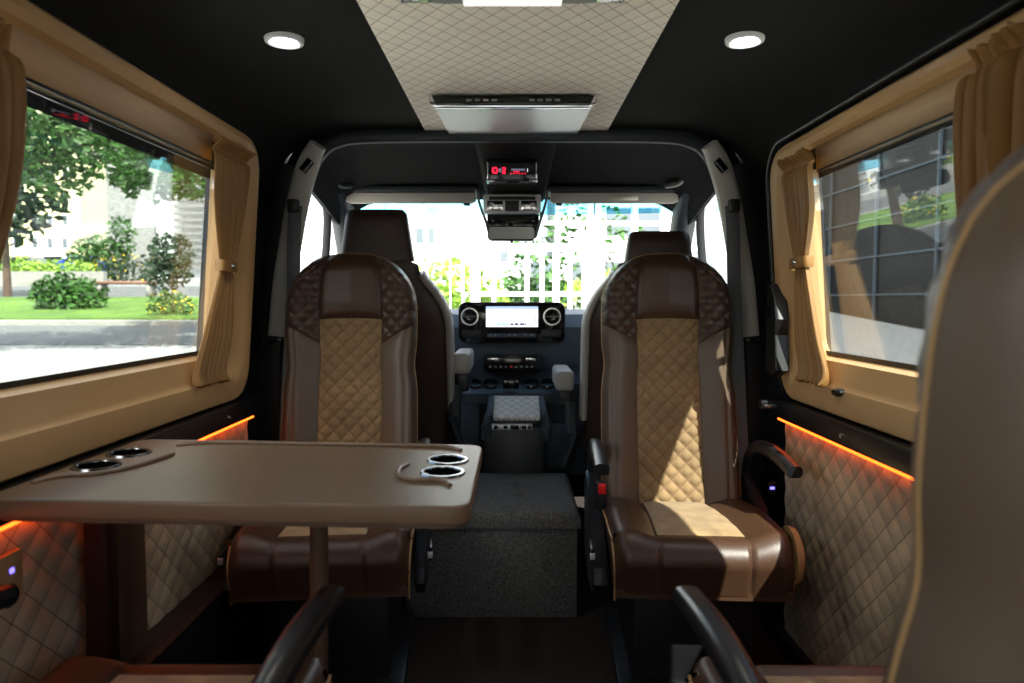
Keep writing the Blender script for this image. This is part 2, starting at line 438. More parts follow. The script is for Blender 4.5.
wall_quilt(-1, .2, 2.22, .33, .742, 'beige diamond-quilted suede panel low on the left wall, behind the table')
wall_quilt(1, .2, 2.17, .06, .740, 'beige diamond-quilted suede panel low on the right wall, beside the seats')
o = obj('baseboard_left', bx(-.925+VX, -.80+VX, .2, 2.3, 0, .33, .01), M['black']); o['kind'] = 'structure'
o = obj('baseboard_right', bx(.86+VX, .925+VX, .2, 2.3, 0, .06, .01), M['black']); o['kind'] = 'structure'

# ceiling quilted panel
bm = B(); prism(bm, rrect(-.322, .338, -1.2, 2.508, .012, 3), 2, 1.7385, 1.7495, .003)
tag(obj('quilted_ceiling_panel', bm, M['ceil_q']), 'ivory quilted centre panel on the black ceiling, diamond stitched', 'ceiling panel')

# downlights
for x, lab in ((-.544, 'round white downlight in the ceiling, above the left seat'), (.545, 'round white downlight in the ceiling, above the right seat')):
    t = thing('downlight', lab, 'ceiling light', (x, 1.655, 1.742), group=None)
    obj('bezel', lathe(B(), [(.030, .006), (.030, -.002), (.036, -.006), (.044, -.004), (.046, .006)]), M['white_w'], t)
    obj('lens', lathe(B(), [(0, -.0035), (.018, -.003), (.029, .001)]), M['lamp'], t)
    for yy in (1.685,):
        l = bpy.data.lights.new('downlight_beam', 'SPOT'); l.energy = 3.5; l.spot_size = math.radians(105); l.spot_blend = .6; l.shadow_soft_size = .025; l.color = (1, .93, .82)
        lo = bpy.data.objects.new('downlight_beam', l); C.objects.link(lo); lo.parent = t; lo.location = (0, 0, -.02)

# ------------------------------------------------------------------ passenger seat
SW = .225
def back_half(t):
    k = min(1, max(0, (t-.79)/.21))
    return SW*(1-.27*k**2.9)+.004*math.sin(PI*min(1, t/.55))*0-.010*math.exp(-((t-.58)/.07)**2)+.004*(1-t)
def back_pt(s, t, off=0):
    a = abs(s)
    z = .43+t*(1.283-.050*a**2.8-.43)
    x = s*back_half(t)
    y = .015+.165*t+.03*math.sin(PI*t)
    y -= .034*ss(.42, .80, a)*(1-.35*ss(.75, 1, t))     # side bolsters
    y -= .018*ss(.70, .82, t)*(1-a)                       # head roll
    y += .036*max(0, (a-.84)/.16)**2.2                    # round off to the side
    y += .050*max(0, (t-.92)/.08)**2.2
    y += off
    return Vector((x, y, z))
def patch(name, fs, m, parent, n, mm, quilted=None, puff=.006, w=.2, h=.4):
    """fs(u,v) -> (s,t); puffs toward the sitter away from its edges."""
    bm = B()
    def fn(u, v):
        s, t = fs(u, v); p = back_pt(s, t)
        d = min(u*w, (1-u)*w, v*h, (1-v)*h)
        q = puff*min(1, d/.018)**.5
        if quilted:
            a = p.x/quilted+p.z/quilted; b = p.x/quilted-p.z/quilted
            q *= .35+.9*(abs(math.sin(PI*a))*abs(math.sin(PI*b)))**.55
        p.y -= q; return p
    grid(bm, fn, n, mm)
    return obj(name, bm, m, parent, angle=70)
CS = .106/.225
HB = .735
def tb(s): return .635+.12*(abs(s)-CS)/(1-CS)
def make_seat(label, with_disc=False, buckle=True):
    t = thing('passenger_seat', label, 'seat')
    # backrest shell
    bm = B()
    for sg in (-1, 1):
        def fn(u, v, sg=sg):
            s = sg*(CS+(1-CS)*u); tt = tb(s)*v; p = back_pt(s, tt)
            d = min(u*.124, (1-u)*.124, (1-v)*.5)
            groove = .006*math.exp(-((u-.62-.12*v)/.05)**2)
            p.y -= .006*min(1, d/.018)**.5-groove; return p
        grid(bm, fn, 24, 50)
    # rear shell + edge band
    ring = [(-1, k/40) for k in range(41)]+[(-1+2*k/30, 1) for k in range(1, 30)]+[(1, 1-k/40) for k in range(41)]
    fr = [bm.verts.new(back_pt(s, tt)) for s, tt in ring]
    mid = [bm.verts.new(back_pt(s, tt, .045)+Vector((0, 0, 0))) for s, tt in ring]
    def rear(s, tt):
        p = back_pt(s*.90, min(tt, 1)*.985, 0); p.y = .015+.165*tt+.03*math.sin(PI*tt)+.115-.02*abs(s)**3; return p
    bk = [bm.verts.new(rear(s, tt)) for s, tt in ring]
    for a, b in ((fr, mid), (mid, bk)):
        for i in range(len(ring)-1): bm.faces.new((a[i], a[i+1], b[i+1], b[i]))
    grid(bm, lambda u, v: rear(-1+2*u, v), 20, 40)
    bmesh.ops.remove_doubles(bm, verts=bm.verts, dist=.0008)
    obj('backrest', bm, M['taupe'], t, angle=70)
    patch('quilted_panel', lambda u, v: (-CS+2*CS*u, HB*v), M['tan_q'], t, 60, 170, quilted=.052, puff=.010, w=.21, h=.65)
    patch('head_panel', lambda u, v: (-CS+2*CS*u, HB+(1-HB)*v), M['leather'], t, 24, 24, puff=.012, w=.21, h=.22)
    for sg in (-1, 1):
        def fw(u, v, sg=sg):
            s = sg*(CS+(1-CS)*u); return s, tb(s)+(1-tb(s))*v
        patch('shoulder_panel', fw, M['leather_q'], t, 36, 60, quilted=.052, puff=.009, w=.12, h=.28)
    path = [back_pt(s, tt)+Vector((0, .004, 0)) for s, tt in ring]
    obj('piping', sweep(B(), path, .005, n=8, up=Vector((0, 1, 0))), M['piping'], t)['on_back'] = 1
    # cushion
    def cush(s, v, h=0):
        # v 0..1 from the back over the top (0..0.6) and down the front (0.6..1)
        a = abs(s)
        if v < .62:
            k = v/.62; y = -.43*k; z = .452+.036*k+.012*math.sin(PI*k)
        else:
            k = (v-.62)/.38
            if k < .5: an = k/.5*PI/2; y = -.43-.062*math.sin(an); z = .428+.062*math.cos(an)
            else: y = -.492+.02*((k-.5)/.5); z = .428-.080*((k-.5)/.5)
        wd = .238*(1-.03*ss(.5, 1, v))
        z += .020*ss(.45, .8, a)*(1 if v < .62 else max(0, 1-(v-.62)/.2))
        z -= .03*max(0, (a-.88)/.12)**2
        if v > .62: y += .03*max(0, (a-.85)/.15)**2
        return Vector((s*wd, y, z+h))
    bm = B()
    def cf(u, v):
        s = -1+2*u; p = cush(s, v)
        g = math.exp(-((abs(s)-(.47+.04*v))/.022)**2)*.006
        n = Vector((0, 0, 1)) if v < .62 else Vector((0, -1, .2))
        return p-n*g
    grid(bm, cf, 80, 60)
    for sg in (-1, 1):                                   # sides and bottom
        vs = [bm.verts.new(cush(sg, k/60)) for k in range(61)]
        lo = [bm.verts.new(Vector((sg*.229, min(cush(sg, k/60).y, 0), .335 if k < 60 else cush(sg, 1).z))) for k in range(61)]
        for k in range(60): bm.faces.new((vs[k], vs[k+1], lo[k+1], lo[k]))
    fr_ = cush(0, 1)
    box(bm, -.230, .230, -.470, .02, .335, .36)
    bmesh.ops.remove_doubles(bm, verts=bm.verts, dist=.0008)
    obj('seat_cushion', bm, M['leather'], t, angle=60)
    bm = B()
    def tp(u, v):
        vv = .02+.58*v; s = (-1+2*u)*(.42+.07*v+.0*v); p = cush(s, vv)
        e = min(u, 1-u, 1-v)*10
        p.z += .007*min(1, max(0, e))**.5-.0005+.001*math.sin(u*40)*math.sin(v*25); return p
    grid(bm, tp, 40, 40); obj('seat_insert', bm, M['tan_top'], t, angle=60)
    for sg in (-1, 1):
        pth = [cush(sg, k/50)+Vector((sg*.001, 0, -.001)) for k in range(51)]
        obj('piping', sweep(B(), pth, .006, n=8), M['piping'], t)
    # side shields (sculpted black plastic) and pedestal
    for sg in (-1, 1):
        bm = B()
        out = [(-.38, .33), (-.30, .27), (-.12, .24), (.10, .26), (.13, .36), (.13, .48), (.08, .54), (-.02, .51), (-.10, .46), (-.24, .41), (-.36, .37)]
        prism(bm, out, 0, sg*.240, sg*(.285 if sg*(-1) > 0 else .272), .010)
        obj('side_shield', bm, M['seat_black'], t, angle=30)
    obj('pedestal', box(bx(-.17, .17, -.33, .08, .03, .34, .015), -.21, .21, -.38, .12, 0, .035, .008), M['black'], t)
    for sg in (-1, 1):
        lv = obj('side_lever', box(B(), sg*.286-.006, sg*.286+.006, -.36, -.27, .385, .425, .006), M['seat_black'], t)
        obj('lever_mark', bx(sg*.286-.007, sg*.286+.007, -.364, -.355, .395, .413, .001), M['silver'], lv)
    # armrests
    for sg in (-1, 1):
        x = sg*.262
        p = smooth_path([(x, .10, .50), (x, .07, .58), (x, .0, .637), (x, -.11, .662), (x, -.24, .663), (x, -.36, .650)], 6)
        obj('armrest', sweep(B(), p, lambda k: .030+.014*ss(.3, .8, k), lambda k: .046-.012*ss(.3, 1, k), 14, power=3), M['seat_black'], t)
        if sg > 0 or 1:
            bm = B(); lathe(bm, [(0, .012), (.025, .012), (.03, .006), (.03, -.01)], 24, Matrix.Translation((sg*.272, .10, .50)) @ Matrix.Rotation(sg*PI/2, 4, 'Y'))
            obj('armrest_pivot', bm, M['black'], t)
    return t
def buckle(parent, x):
    b = obj('belt_buckle', box(B(), x-.016, x+.016, -.125, -.095, .47, .55, .004), M['black'], parent)
    obj('release_button', box(B(), x-.012, x+.012, -.129, -.120, .515, .548, .002), M['red'], b)
seat0 = make_seat('brown leather seat with tan quilted back facing the camera, on the right of the aisle')
seat0.location = (.524, 2.215, .010); seat0.rotation_euler = (0, 0, math.radians(-3))
seat1 = copy_tree(seat0)
tag(seat1, 'brown leather seat with tan quilted back facing the camera, behind the table on the left')
seat1.location = (-.552, 2.215, .010); seat1.rotation_euler = (0, 0, math.radians(5))
seat2 = copy_tree(seat0); tag(seat2, 'blurred seat seen from behind in the right foreground, its back cutting the frame edge')
seat2.location = (.537, .70, .010); seat2.rotation_euler = (0, 0, PI)
seat3 = copy_tree(seat0); tag(seat3, 'seat seen from behind at the left edge, its brown cushion under the table')
seat3.location = (-.552, .70, .010); seat3.rotation_euler = (0, 0, PI)
for s_ in (seat0, seat1, seat2, seat3): s_['group'] = 'passenger seats in two facing rows'
def recline(seat, deg, back=0):
    a = math.radians(deg); pv = Vector((0, .03, .46)); Rm = Matrix.Rotation(a, 4, 'X')
    for ch in seat.children:
        if ch.name.split('.')[0] in ('backrest', 'quilted_panel', 'head_panel', 'shoulder_panel') or ch.get('on_back'):
            ch.rotation_euler = (a, 0, 0); ch.location = pv-Rm @ pv+Vector((0, back, 0))
recline(seat3, -14, .06); recline(seat2, 2, .04)
buckle(seat0, -.243)
# tan round dial on the outer side of the right seat
bm = B(); lathe(bm, [(0, .016), (.060, .016), (.072, .010), (.076, 0), (.076, -.008), (0, -.008)], 40, Matrix.Translation((.243, -.40, .435)) @ Matrix.Rotation(PI/2, 4, 'Y'))
d = obj('side_dial', bm, M['piping'], seat0, angle=30); d['label'] = 'round tan dial on the outer side of the cushion'
bm = B(); lathe(bm, [(.03, .03), (.034, .0)], 24, Matrix.Translation((.215, -.40, .435)) @ Matrix.Rotation(PI/2, 4, 'Y'))
obj('dial_hub', bm, M['piping'], seat0)

# ------------------------------------------------------------------ table
t = thing('folding_table', 'brown rectangular table with four cup holders reaching from the left wall to the aisle', 'table', (-.466, 1.303, .79))
hx = [(.330, -.022), (.330, .078)]; hl = [(-.330, -.020), (-.330, .090)]
holes = [circ(x, y, .036) for x, y in hx+hl]
slab_with_holes('tabletop', rrect(-.385, .395, -.236, .236, .035, 8), holes, -.014, .018, .005, M['table'], t)
e = obj('table_edge', prism(B(), rrect(-.38, .390, -.231, .231, .033, 8), 2, -.020, -.0135, .002), M['table_edge'], t)
for x, y in hx+hl:
    c = obj('cup_holder', lathe(B(), [(.0365, .012), (.034, .019), (.034, -.030), (.031, -.034), (0, -.034)], 40, Matrix.Translation((x, y, 0))), M['gloss'], t, angle=50)
    obj('chrome_ring', lathe(B(), [(.034, .017), (.036, .0215), (.041, .0215), (.044, .0175)], 40, Matrix.Translation((x, y, 0))), M['dark_chrome'], c)
def ridge(pts): return sweep(B(), smooth_path(pts, 8), .011, .010, 10)
obj('ridge', ridge([(-.365, -.145, .019), (-.34, -.105, .021), (-.29, -.085, .021), (-.255, -.03, .021), (-.235, .06, .021), (-.240, .09, .019)]), M['table'], t)
obj('ridge', ridge([(-.27, .165, .019), (-.20, .195, .021), (0, .197, .021), (.26, .197, .021), (.32, .19, .021), (.35, .165, .019)]), M['table'], t)
obj('ridge', ridge([(.255, .03, .019), (.245, -.01, .021), (.255, -.065, .021), (.29, -.088, .021), (.335, -.088, .021), (.352, -.115, .019)]), M['table'], t)
obj('leg', sweep(B(), [(.08, .03, -.79), (.08, .03, -.012)], .036, n=16, up=Vector((0, 1, 0))), M['table_edge'], t)
obj('leg_foot', lathe(B(), [(.045, -.79), (.045, -.782), (.02, -.775)], 24, Matrix.Translation((.08, .03, 0))), M['black'], t)
bp = obj('wall_post', sweep(B(), [(-.355, .03, -.75), (-.355, .03, -.018)], .05, .05, 16, up=Vector((0, 1, 0)), power=4), M['post'], t)
t.rotation_euler = (0, math.radians(1.0), 0)
o = obj('dark_wall_panel', bx(-.862, -.852, 1.42, 1.55, .05, .715, .003), M['table_edge']); o.location = (VX, 0, 0)
tag(o, 'plain dark brown upright panel on the left wall below the table', 'wall panel')
# socket plate low on the left wall
t = thing('socket_plate', 'small tan socket plate with blue light on the left quilted wall', 'socket', (-.858, 1.13, H-.47))
obj('plate', bx(-.004, .006, -.028, .028, -.042, .042, .003), M['piping'], t)
bm = lathe(B(), [(0, .004), (.016, .004), (.02, 0)], 20, Matrix.Translation((.006, -.005, -.03)) @ Matrix.Rotation(PI/2, 4, 'Y')); obj('socket', bm, M['gloss'], t)
obj('indicator', bx(.005, .008, -.004, .004, .008, .016), M['blue_led'], t)
t = thing('indicator_switch', 'tiny blue lit switch by the right armrest', 'switch', tuple(at(771.5, 487.5, 2.19)))
obj('switch_body', bx(-.012, .012, -.006, .006, -.02, .02, .002), M['black'], t)
obj('indicator', bx(-.007, .007, -.009, -.005, -.004, .004), M['blue_led'], t)

# ------------------------------------------------------------------ ottoman
t = thing('storage_ottoman', 'charcoal tweed storage bench with tufted lid in the aisle between the seats', 'ottoman', (.02, 2.64, 0))
obj('box_body', bx(-.405, .205, -.275, .275, .0, .335, .008), M['ottoman'], t)
bm = B()
tufts = [(0, .09), (0, -.05), (-.2, .09), (-.2, -.05)]
def lid(u, v):
    x = -.415+.63*u; y = -.285+.57*v; z = .385
    d = min(u*.63, (1-u)*.63, v*.57, (1-v)*.57); z -= .022*(1-min(1, d/.022))**2
    for a, b in tufts: z -= .024*math.exp(-((x-a)**2+(y-b)**2)/.0006)+.007*math.exp(-((x-a)/.004)**2)*math.exp(-abs(y-b)/.06)+.004*math.exp(-((y-b)/.004)**2)*math.exp(-abs(x-a)/.06)
    return Vector((x, y, z))
grid(bm, lid, 126, 114)
ext = bmesh.ops.extrude_edge_only(bm, edges=[e for e in bm.edges if e.is_boundary])
for v in [g for g in ext['geom'] if isinstance(g, bmesh.types.BMVert)]: v.co.z = .328
bm.faces.new([bm.verts.new((x, y, .328)) for x, y in ((-.415, -.285), (.215, -.285), (.215, .285), (-.415, .285))])
obj('lid', bm, M['ottoman'], t, angle=50)
for a, b in tufts: obj('button', lathe(B(), [(0, .3725), (.008, .372), (.011, .366)], 16, Matrix.Translation((a, b, 0))), M['ottoman'], t)

# ------------------------------------------------------------------ curtains
def curtain(label, s, rows, folds, tie=None, flip=False):
    """rows: (z against camera, y0, y1, x offset, pleat depth)"""
    cx, cy = VX+s*.84, (rows[0][1]+rows[0][2])/2
    t = thing('curtain', label, 'curtain', (cx, cy, H))
    rr = smooth_path([Vector((r[0], r[1], r[2])) for r in rows], 10)
    r2 = smooth_path([Vector((r[3], r[4], 0)) for r in rows], 10)
    N = folds*12
    rnd = [random.uniform(-1.1, 1.1) for _ in range(folds+2)]; amp = [random.uniform(.6, 1.25) for _ in range(folds+2)]
    bm = B(); Mv = len(rr)-1
    def fn(u, v):
        i = round(v*Mv); z, y0, y1 = rr[i]; xo, pd, _ = r2[i]
        k = u*folds; j = int(k); f = k-j
        ph = rnd[j]*(1-f)+rnd[j+1]*f; am = (amp[j]*(1-f)+amp[j+1]*f)*(1+.3*math.sin(5.1*k+z*3))
        uu = u+.25/folds*math.sin(2*PI*k+ph)*.5
        x = wx(z)+xo-.008-pd*(.5+.5*math.sin(2*PI*k+ph+z*1.5))*am
        return Vector((VX+s*x-cx, y0+(y1-y0)*uu-cy, z+ (.006*math.sin(2*PI*k*1.0+1) if i in (0, Mv) else 0)))
    grid(bm, fn, N, Mv)
    o = obj('curtain_cloth', bm, M['curtain'], t, angle=80)
    md = o.modifiers.new('thick', 'SOLIDIFY'); md.thickness = .0025; md.offset = 0
    if tie:
        z, y0, y1, xo = tie
        bm = B(); xc = VX+s*(wx(z)+xo)-cx
        pts = [(xc+.0, y0-cy-.006, z), (xc-s*.026, y0-cy-.010, z), (xc-s*.034, (y0+y1)/2-cy, z-.003), (xc-s*.026, y1-cy+.008, z-.004), (xc+s*.004, y1-cy+.03, z-.006)]
        obj('tieback', sweep(bm, smooth_path(pts, 6), .006, .034, 10), M['curtain'], t)
        bm = lathe(B(), [(0, .006), (.006, .005), (.009, 0)], 16, Matrix.Translation((xc-s*.038, (y0+y1)/2-cy-.012, z-.002)) @ Matrix.Rotation(-s*PI/2, 4, 'Y'))
        obj('tieback_button', bm, M['chrome'], t)
    return t
curtain('tied golden-brown curtain at the front end of the left window', -1,
        [(.440, 1.89, 2.12, -.004, .020), (.415, 1.885, 2.125, .010, .009), (.39, 1.885, 2.12, .004, .015), (.27, 1.90, 2.10, .006, .015), (.13, 1.955, 2.06, .008, .012), (.10, 1.975, 2.045, .010, .008), (.06, 1.955, 2.05, .008, .012), (-.10, 1.88, 2.05, .006, .016), (-.20, 1.84, 2.03, .010, .018), (-.235, 1.835, 2.025, .006, .030)], 8, (.10, 1.975, 2.045, .010))
curtain('tied golden-brown curtain at the front end of the right window', 1,
        [(.410, 1.885, 2.11, -.004, .020), (.385, 1.885, 2.115, .010, .009), (.36, 1.89, 2.11, .004, .015), (.25, 1.895, 2.09, .006, .015), (.14, 1.95, 2.06, .008, .012), (.11, 1.965, 2.05, .010, .008), (.07, 1.95, 2.055, .008, .012), (-.10, 1.895, 2.07, .006, .016), (-.20, 1.86, 2.065, .010, .018), (-.235, 1.86, 2.06, .006, .030)], 8, (.11, 1.965, 2.05, .010))
curtain('golden-brown curtain hanging at the rear end of the right window, behind the blurred seat', 1,
        [(.43, .86, 1.215, 0, .026), (.40, .85, 1.225, .01, .014), (.37, .85, 1.235, .0, .036), (.2, .85, 1.245, 0, .042), (0, .9, 1.235, 0, .040), (-.2, .9, 1.20, .01, .030)], 15)
curtain('dark golden-brown curtain at the left edge of the photo, rear end of the left window', -1,
        [(.43, .80, 1.125, 0, .026), (.40, .80, 1.14, .01, .014), (.37, .80, 1.15, 0, .034), (.2, .80, 1.145, 0, .040), (0, .80, 1.09, 0, .034), (-.2, .80, 1.05, .01, .034)], 14)

# ------------------------------------------------------------------ roof units
t = thing('ceiling_monitor', 'flat silver flip-down unit with black button bar on the quilted ceiling', 'monitor', (-.003, 2.28, 1.738))
bm = B()
prism(bm, [(-.205, 0), (-.200, -.040), (.215, -.012), (.215, 0)], 0, -.232, .232, .003); obj('silver_cover', bm, M['silver'], t, angle=30)
bm = B(); prism(bm, [(-.252, -.004), (-.245, -.030), (-.225, -.040), (.225, -.040), (.245, -.030), (.252, -.004)], 1, -.222, -.195, .003); obj('chrome_rim', bm, M['chrome'], t, angle=30)
bm = B(); prism(bm, [(-.240, -.006), (-.228, -.034), (.228, -.034), (.240, -.006)], 1, -.229, -.218, .003); bar = obj('button_bar', bm, M['gloss'], t, angle=30)
for x in (-.13, -.105, -.08, -.055, .055, .08, .105, .13): obj('button', bx(x-.008, x+.008, -.2315, -.228, -.024, -.017, .001), M['grey_pl'], bar)
t = thing('roof_console', 'grey roof console with lit panel and black vents at the top edge', 'roof console', (-.003, 1.10, 1.738))
bm = B(); prism(bm, [(-.28, .20), (-.24, .245), (-.14, .27), (.14, .27), (.24, .245), (.28, .20), (.28, -.2), (-.28, -.2)], 2, -.035, 0, .01); obj('housing', bm, M['grey_pl'], t, angle=30)
obj('light_panel', bx(-.095, .095, .16, .262, -.040, -.034, .002), M['panel_light'], t)
for x in (-.185, .185): obj('vent', bx(x-.028, x+.028, .19, .247, -.040, -.033, .003), M['gloss'], t)
for x in (-.008, .008): obj('hook', bx(x-.002, x+.002, .268, .285, -.012, -.002), M['black'], t)

# ------------------------------------------------------------------ cab structure
# headliner over the cab: slopes from the passenger ceiling to the windscreen
def cab_sec(y):
    k = (y-2.52)/(3.25-2.52)
    zt = 1.742-.150*k**.8; hw = .70-.02*k
    pts = [(.86, 1.20), (.84, 1.36+.02*k), (.80, zt-.14), (.765, zt-.07), (hw, zt-.025), (hw-.08, zt-.004), (.4, zt), (0, zt)]
    full = [(VX+x, z) for x, z in pts]+[(VX-x, z) for x, z in pts[-2::-1]]
    return full
bm = B(); rows = []
ys = [2.50, 2.53, 2.56, 2.7, 2.9, 3.1, 3.22]
for i, y in enumerate(ys):
    sec = cab_sec(max(y, 2.52))
    dz = [-.0, -.012, .006, .02, .02, .01, .0][i]
    rows.append([bm.verts.new((x, y, z+(dz if z > 1.45 else 0))) for x, z in sec if True])
for a, b in zip(rows, rows[1:]):
    for j in range(len(a)-1):
        xm = (a[j].co.x+a[j+1].co.x)/2; zm = (a[j].co.z+a[j+1].co.z)/2
        if zm < 1.52: continue
        bm.faces.new((a[j], a[j+1], b[j+1], b[j]))
bmesh.ops.delete(bm, geom=[v for v in bm.verts if not v.link_faces], context='VERTS')
bmesh.ops.solidify(bm, geom=bm.faces[:], thickness=.03)
tag(struct('trim_4', bm, M['headliner']), 'dark curved headliner over the cab', None)
# arched lip where passenger ceiling meets the cab
arch = [(-.86, 1.30), (-.80, 1.44), (-.745, 1.58), (-.705, 1.66), (-.64, 1.705), (-.5, 1.722), (0, 1.724), (.5, 1.722), (.64, 1.705), (.705, 1.66), (.745, 1.58), (.80, 1.44), (.86, 1.30)]
bm = sweep(B(), smooth_path([(VX+x, 2.515, z) for x, z in arch], 8), .05, .04, 12, up=Vector((0, 1, 0)), power=3)
tag(struct('trim_5', bm, M['navy']), 'dark arched lip between ceiling and cab')
# cab side walls with door windows
for s, nm in ((-1, 'door_1'), (1, 'door_2')):
    bm = B()
    def q(y0, y1, z0, z1):
        x0 = lambda z: VX+s*(.90-.10*max(0, z-1.0)*1.3)
        v = [bm.verts.new((x0(z)+s*d, y, z)) for d in (0, .06) for y, z in ((y0, z0), (y1, z0), (y1, z1), (y0, z1))]
        for f in ((0, 1, 2, 3), (7, 6, 5, 4), (0, 4, 5, 1), (1, 5, 6, 2), (2, 6, 7, 3), (3, 7, 4, 0)): bm.faces.new([v[i] for i in f])
    q(2.62, 4.0, 0, 1.02); q(2.62, 3.3, 1.60, 1.72); q(2.62, 2.68, 1.0, 1.62)
    d = struct(nm, bm, M['navy'], label='cab door on the %s' % ('left' if s < 0 else 'right'))
    # curved front frame of the window and the quarter light post
    X = lambda z: VX+s*(.895-.13*max(0, z-1.0))
    fp = smooth_path([(X(1.60), 2.70, 1.600), (X(1.6), 2.90, 1.600), (X(1.56), 3.02, 1.56), (X(1.45), 3.09, 1.45), (X(1.25), 3.12, 1.25), (X(1.0), 3.13, 1.0)], 6)
    obj('window_frame', sweep(B(), fp, .030, .035, 10, up=Vector((1, 0, 0)), power=3), M['black'], d)
    gp = [(X(1.02), 2.68, 1.02), (X(1.02), 3.5, 1.02), (X(1.30), 3.32, 1.30), (X(1.58), 3.05, 1.58), (X(1.60), 2.68, 1.60)]
    bm = B(); v1 = [bm.verts.new((x+s*.02, y, z)) for x, y, z in gp]; bm.faces.new(v1)
    obj('window_pane', bm, M['glass_w'], d, smooth=False)
# A pillars
for s, nm in ((-1, 'trim_6'), (1, 'trim_7')):
    p = smooth_path([(VX+s*.775, 3.02, 1.64), (VX+s*.785, 3.14, 1.57), (VX+s*.80, 3.30, 1.42), (VX+s*.825, 3.52, 1.22), (VX+s*.85, 3.75, 1.02), (VX+s*.86, 3.85, .92)], 6)
    struct(nm, sweep(B(), p, .12, .10, 14, up=Vector((s, 0, .2)), power=3), M['navy'], label='dark %s windscreen pillar' % ('left' if s < 0 else 'right'))
# windscreen: leaning pane, blue band along the top
def ws_pt(u, v):              # u -1..1, v 0 bottom .. 1 top
    hw = .90-.10*v; y = 3.95-.80*v-.10*u*u*1.0; return Vector((VX+u*hw, y+.06, .98+.66*v))
def ws_mesh(v0, v1, d=0, n=20):
    bm = B(); grid(bm, lambda a, b: ws_pt(-1+2*a, v0+(v1-v0)*b)+Vector((0, d, d*1.2)), n, 8)
    bmesh.ops.solidify(bm, geom=bm.faces[:], thickness=.004); return bm
w = struct('window_3', ws_mesh(0, 1), M['glass_w'], label='windscreen of the van')
obj('blue_sun_band', ws_mesh(.84, 1.0, .006), M['glass_blue'], w)

# overhead console in the cab
t = thing('overhead_console', 'dark overhead console with red display and reading lamps above the windscreen', 'overhead console', (.008, 2.9, 1.62))
def oc(px, py, Y): return at(px, py, Y)-Vector((.008, 2.9, 1.62))
bm = B()
secs = [(2.56, .15, 1.735, 1.712), (2.66, .15, 1.735, 1.69), (2.72, .15, 1.73, 1.675), (2.86, .145, 1.72, 1.635), (2.98, .14, 1.70, 1.585), (3.06, .14, 1.68, 1.565), (3.14, .12, 1.66, 1.575)]
rows = []
for y, hw, zt, zb in secs:
    pts = [(-hw-.02, zt), (-hw, (zt+zb)/2), (-hw+.02, zb), (-hw+.05, zb-.004), (hw-.05, zb-.004), (hw-.02, zb), (hw, (zt+zb)/2), (hw+.02, zt)]
    rows.append([bm.verts.new((x, y-2.9, z-1.62)) for x, z in pts])
for a, b in zip(rows, rows[1:]):
    for j in range(7): bm.faces.new((a[j], a[j+1], b[j+1], b[j]))
bm.faces.new(rows[-1]); bm.faces.new(rows[0][::-1])
obj('console_shell', bm, M['headliner'], t, angle=40)
def facing_box(c, w, h, d, tilt=0):        # a box whose front faces the cabin, centred at c
    return box(B(), -w/2, w/2, -d/2, d/2, -h/2, h/2, min(w, h, d)*.2), Matrix.Translation(c) @ Matrix.Rotation(tilt, 4, 'X')
def fbox(name, px0, py0, px1, py1, Y, d, m, parent, org, bev=.002, yo=0):
    a = at(px0, py0, Y)-Vector(org); b = at(px1, py1, Y)-Vector(org)
    bm = bx(a.x, b.x, a.y+yo, a.y+d+yo, b.z, a.z, bev); return obj(name, bm, m, parent)
O = (.008, 2.9, 1.62)
r = fbox('radio_unit', 486, 159, 538, 180, 2.62, .10, M['gloss'], t, O, .003)
fbox('chrome_edge', 487, 161, 488.2, 179, 2.61, .01, M['chrome'], r, O, .0005)
fbox('chrome_edge', 535.8, 161, 537, 179, 2.61, .01, M['chrome'], r, O, .0005)
# red figures on the display: two bracket shapes and small marks
def seg(px0, py0, px1, py1, m, nm='display_mark'): fbox(nm, px0, py0, px1, py1, 2.615, .006, m, r, O, 0)
for a in ((492.5, 167, 497, 168.6), (491.8, 168.6, 494, 171.6), (492.5, 171.6, 497.5, 173.4), (496.2, 168.8, 498.4, 171.4),
          (502, 167, 505.5, 168.6), (504, 168.6, 506, 170), (502.4, 169.6, 505, 171), (502, 171.4, 505.6, 173.6)): seg(*a, M['red_disp'], 'display_digit')
seg(498.8, 168.2, 501.4, 172.2, M['grey_disp']); seg(511, 168.6, 525, 170.4, M['grey_disp'])
seg(513.5, 171, 519.5, 171.9, M['red_disp'])
for k in range(6): seg(510+k*2.9, 172.8, 511.4+k*2.9, 173.7, M['red_disp'])
seg(527.2, 168.2, 527.9, 171.8, M['scr_grey'])
# reading lamp unit
lu = fbox('lamp_unit', 483, 194, 541, 212.5, 2.93, .06, M['silver'], t, O, .008)
fbox('lamp_recess', 489, 196.5, 535, 200, 2.925, .01, M['gloss'], lu, O, .002)
for a in ((487, 200.5, 503, 210.5), (521, 200.5, 537, 210.5)): fbox('lamp_lens', *a, 2.922, .012, M['chrome'], lu, O, .004)
fbox('switch_block', 505, 200.5, 519, 211, 2.922, .012, M['black'], lu, O, .002)
fbox('sensor_housing', 487, 213, 539, 232, 3.0, .08, M['gloss'], t, O, .006)
for sg in (0, 1):
    px = [476, 480, 486, 490] if not sg else [548, 545, 540, 535]
    pth = smooth_path([at(px[0], 190, 2.95), at(px[1], 205, 2.97), at(px[2], 222, 2.99), at(px[3], 238, 3.01)], 5)
    obj('side_trim', sweep(B(), [p-Vector(O) for p in pth], .010, .014, 8), M['grey_pl'], t)
t = thing('rear_view_mirror', 'rear view mirror hanging below the overhead console', 'mirror', tuple(at(511.5, 233, 2.93)))
w_ = .205; h_ = .062
bm = B(); prism(bm, rrect(-w_/2, w_/2, -h_/2, h_/2, .02, 6), 1, 0, .022, .004); obj('mirror_housing', bm, M['black'], t)
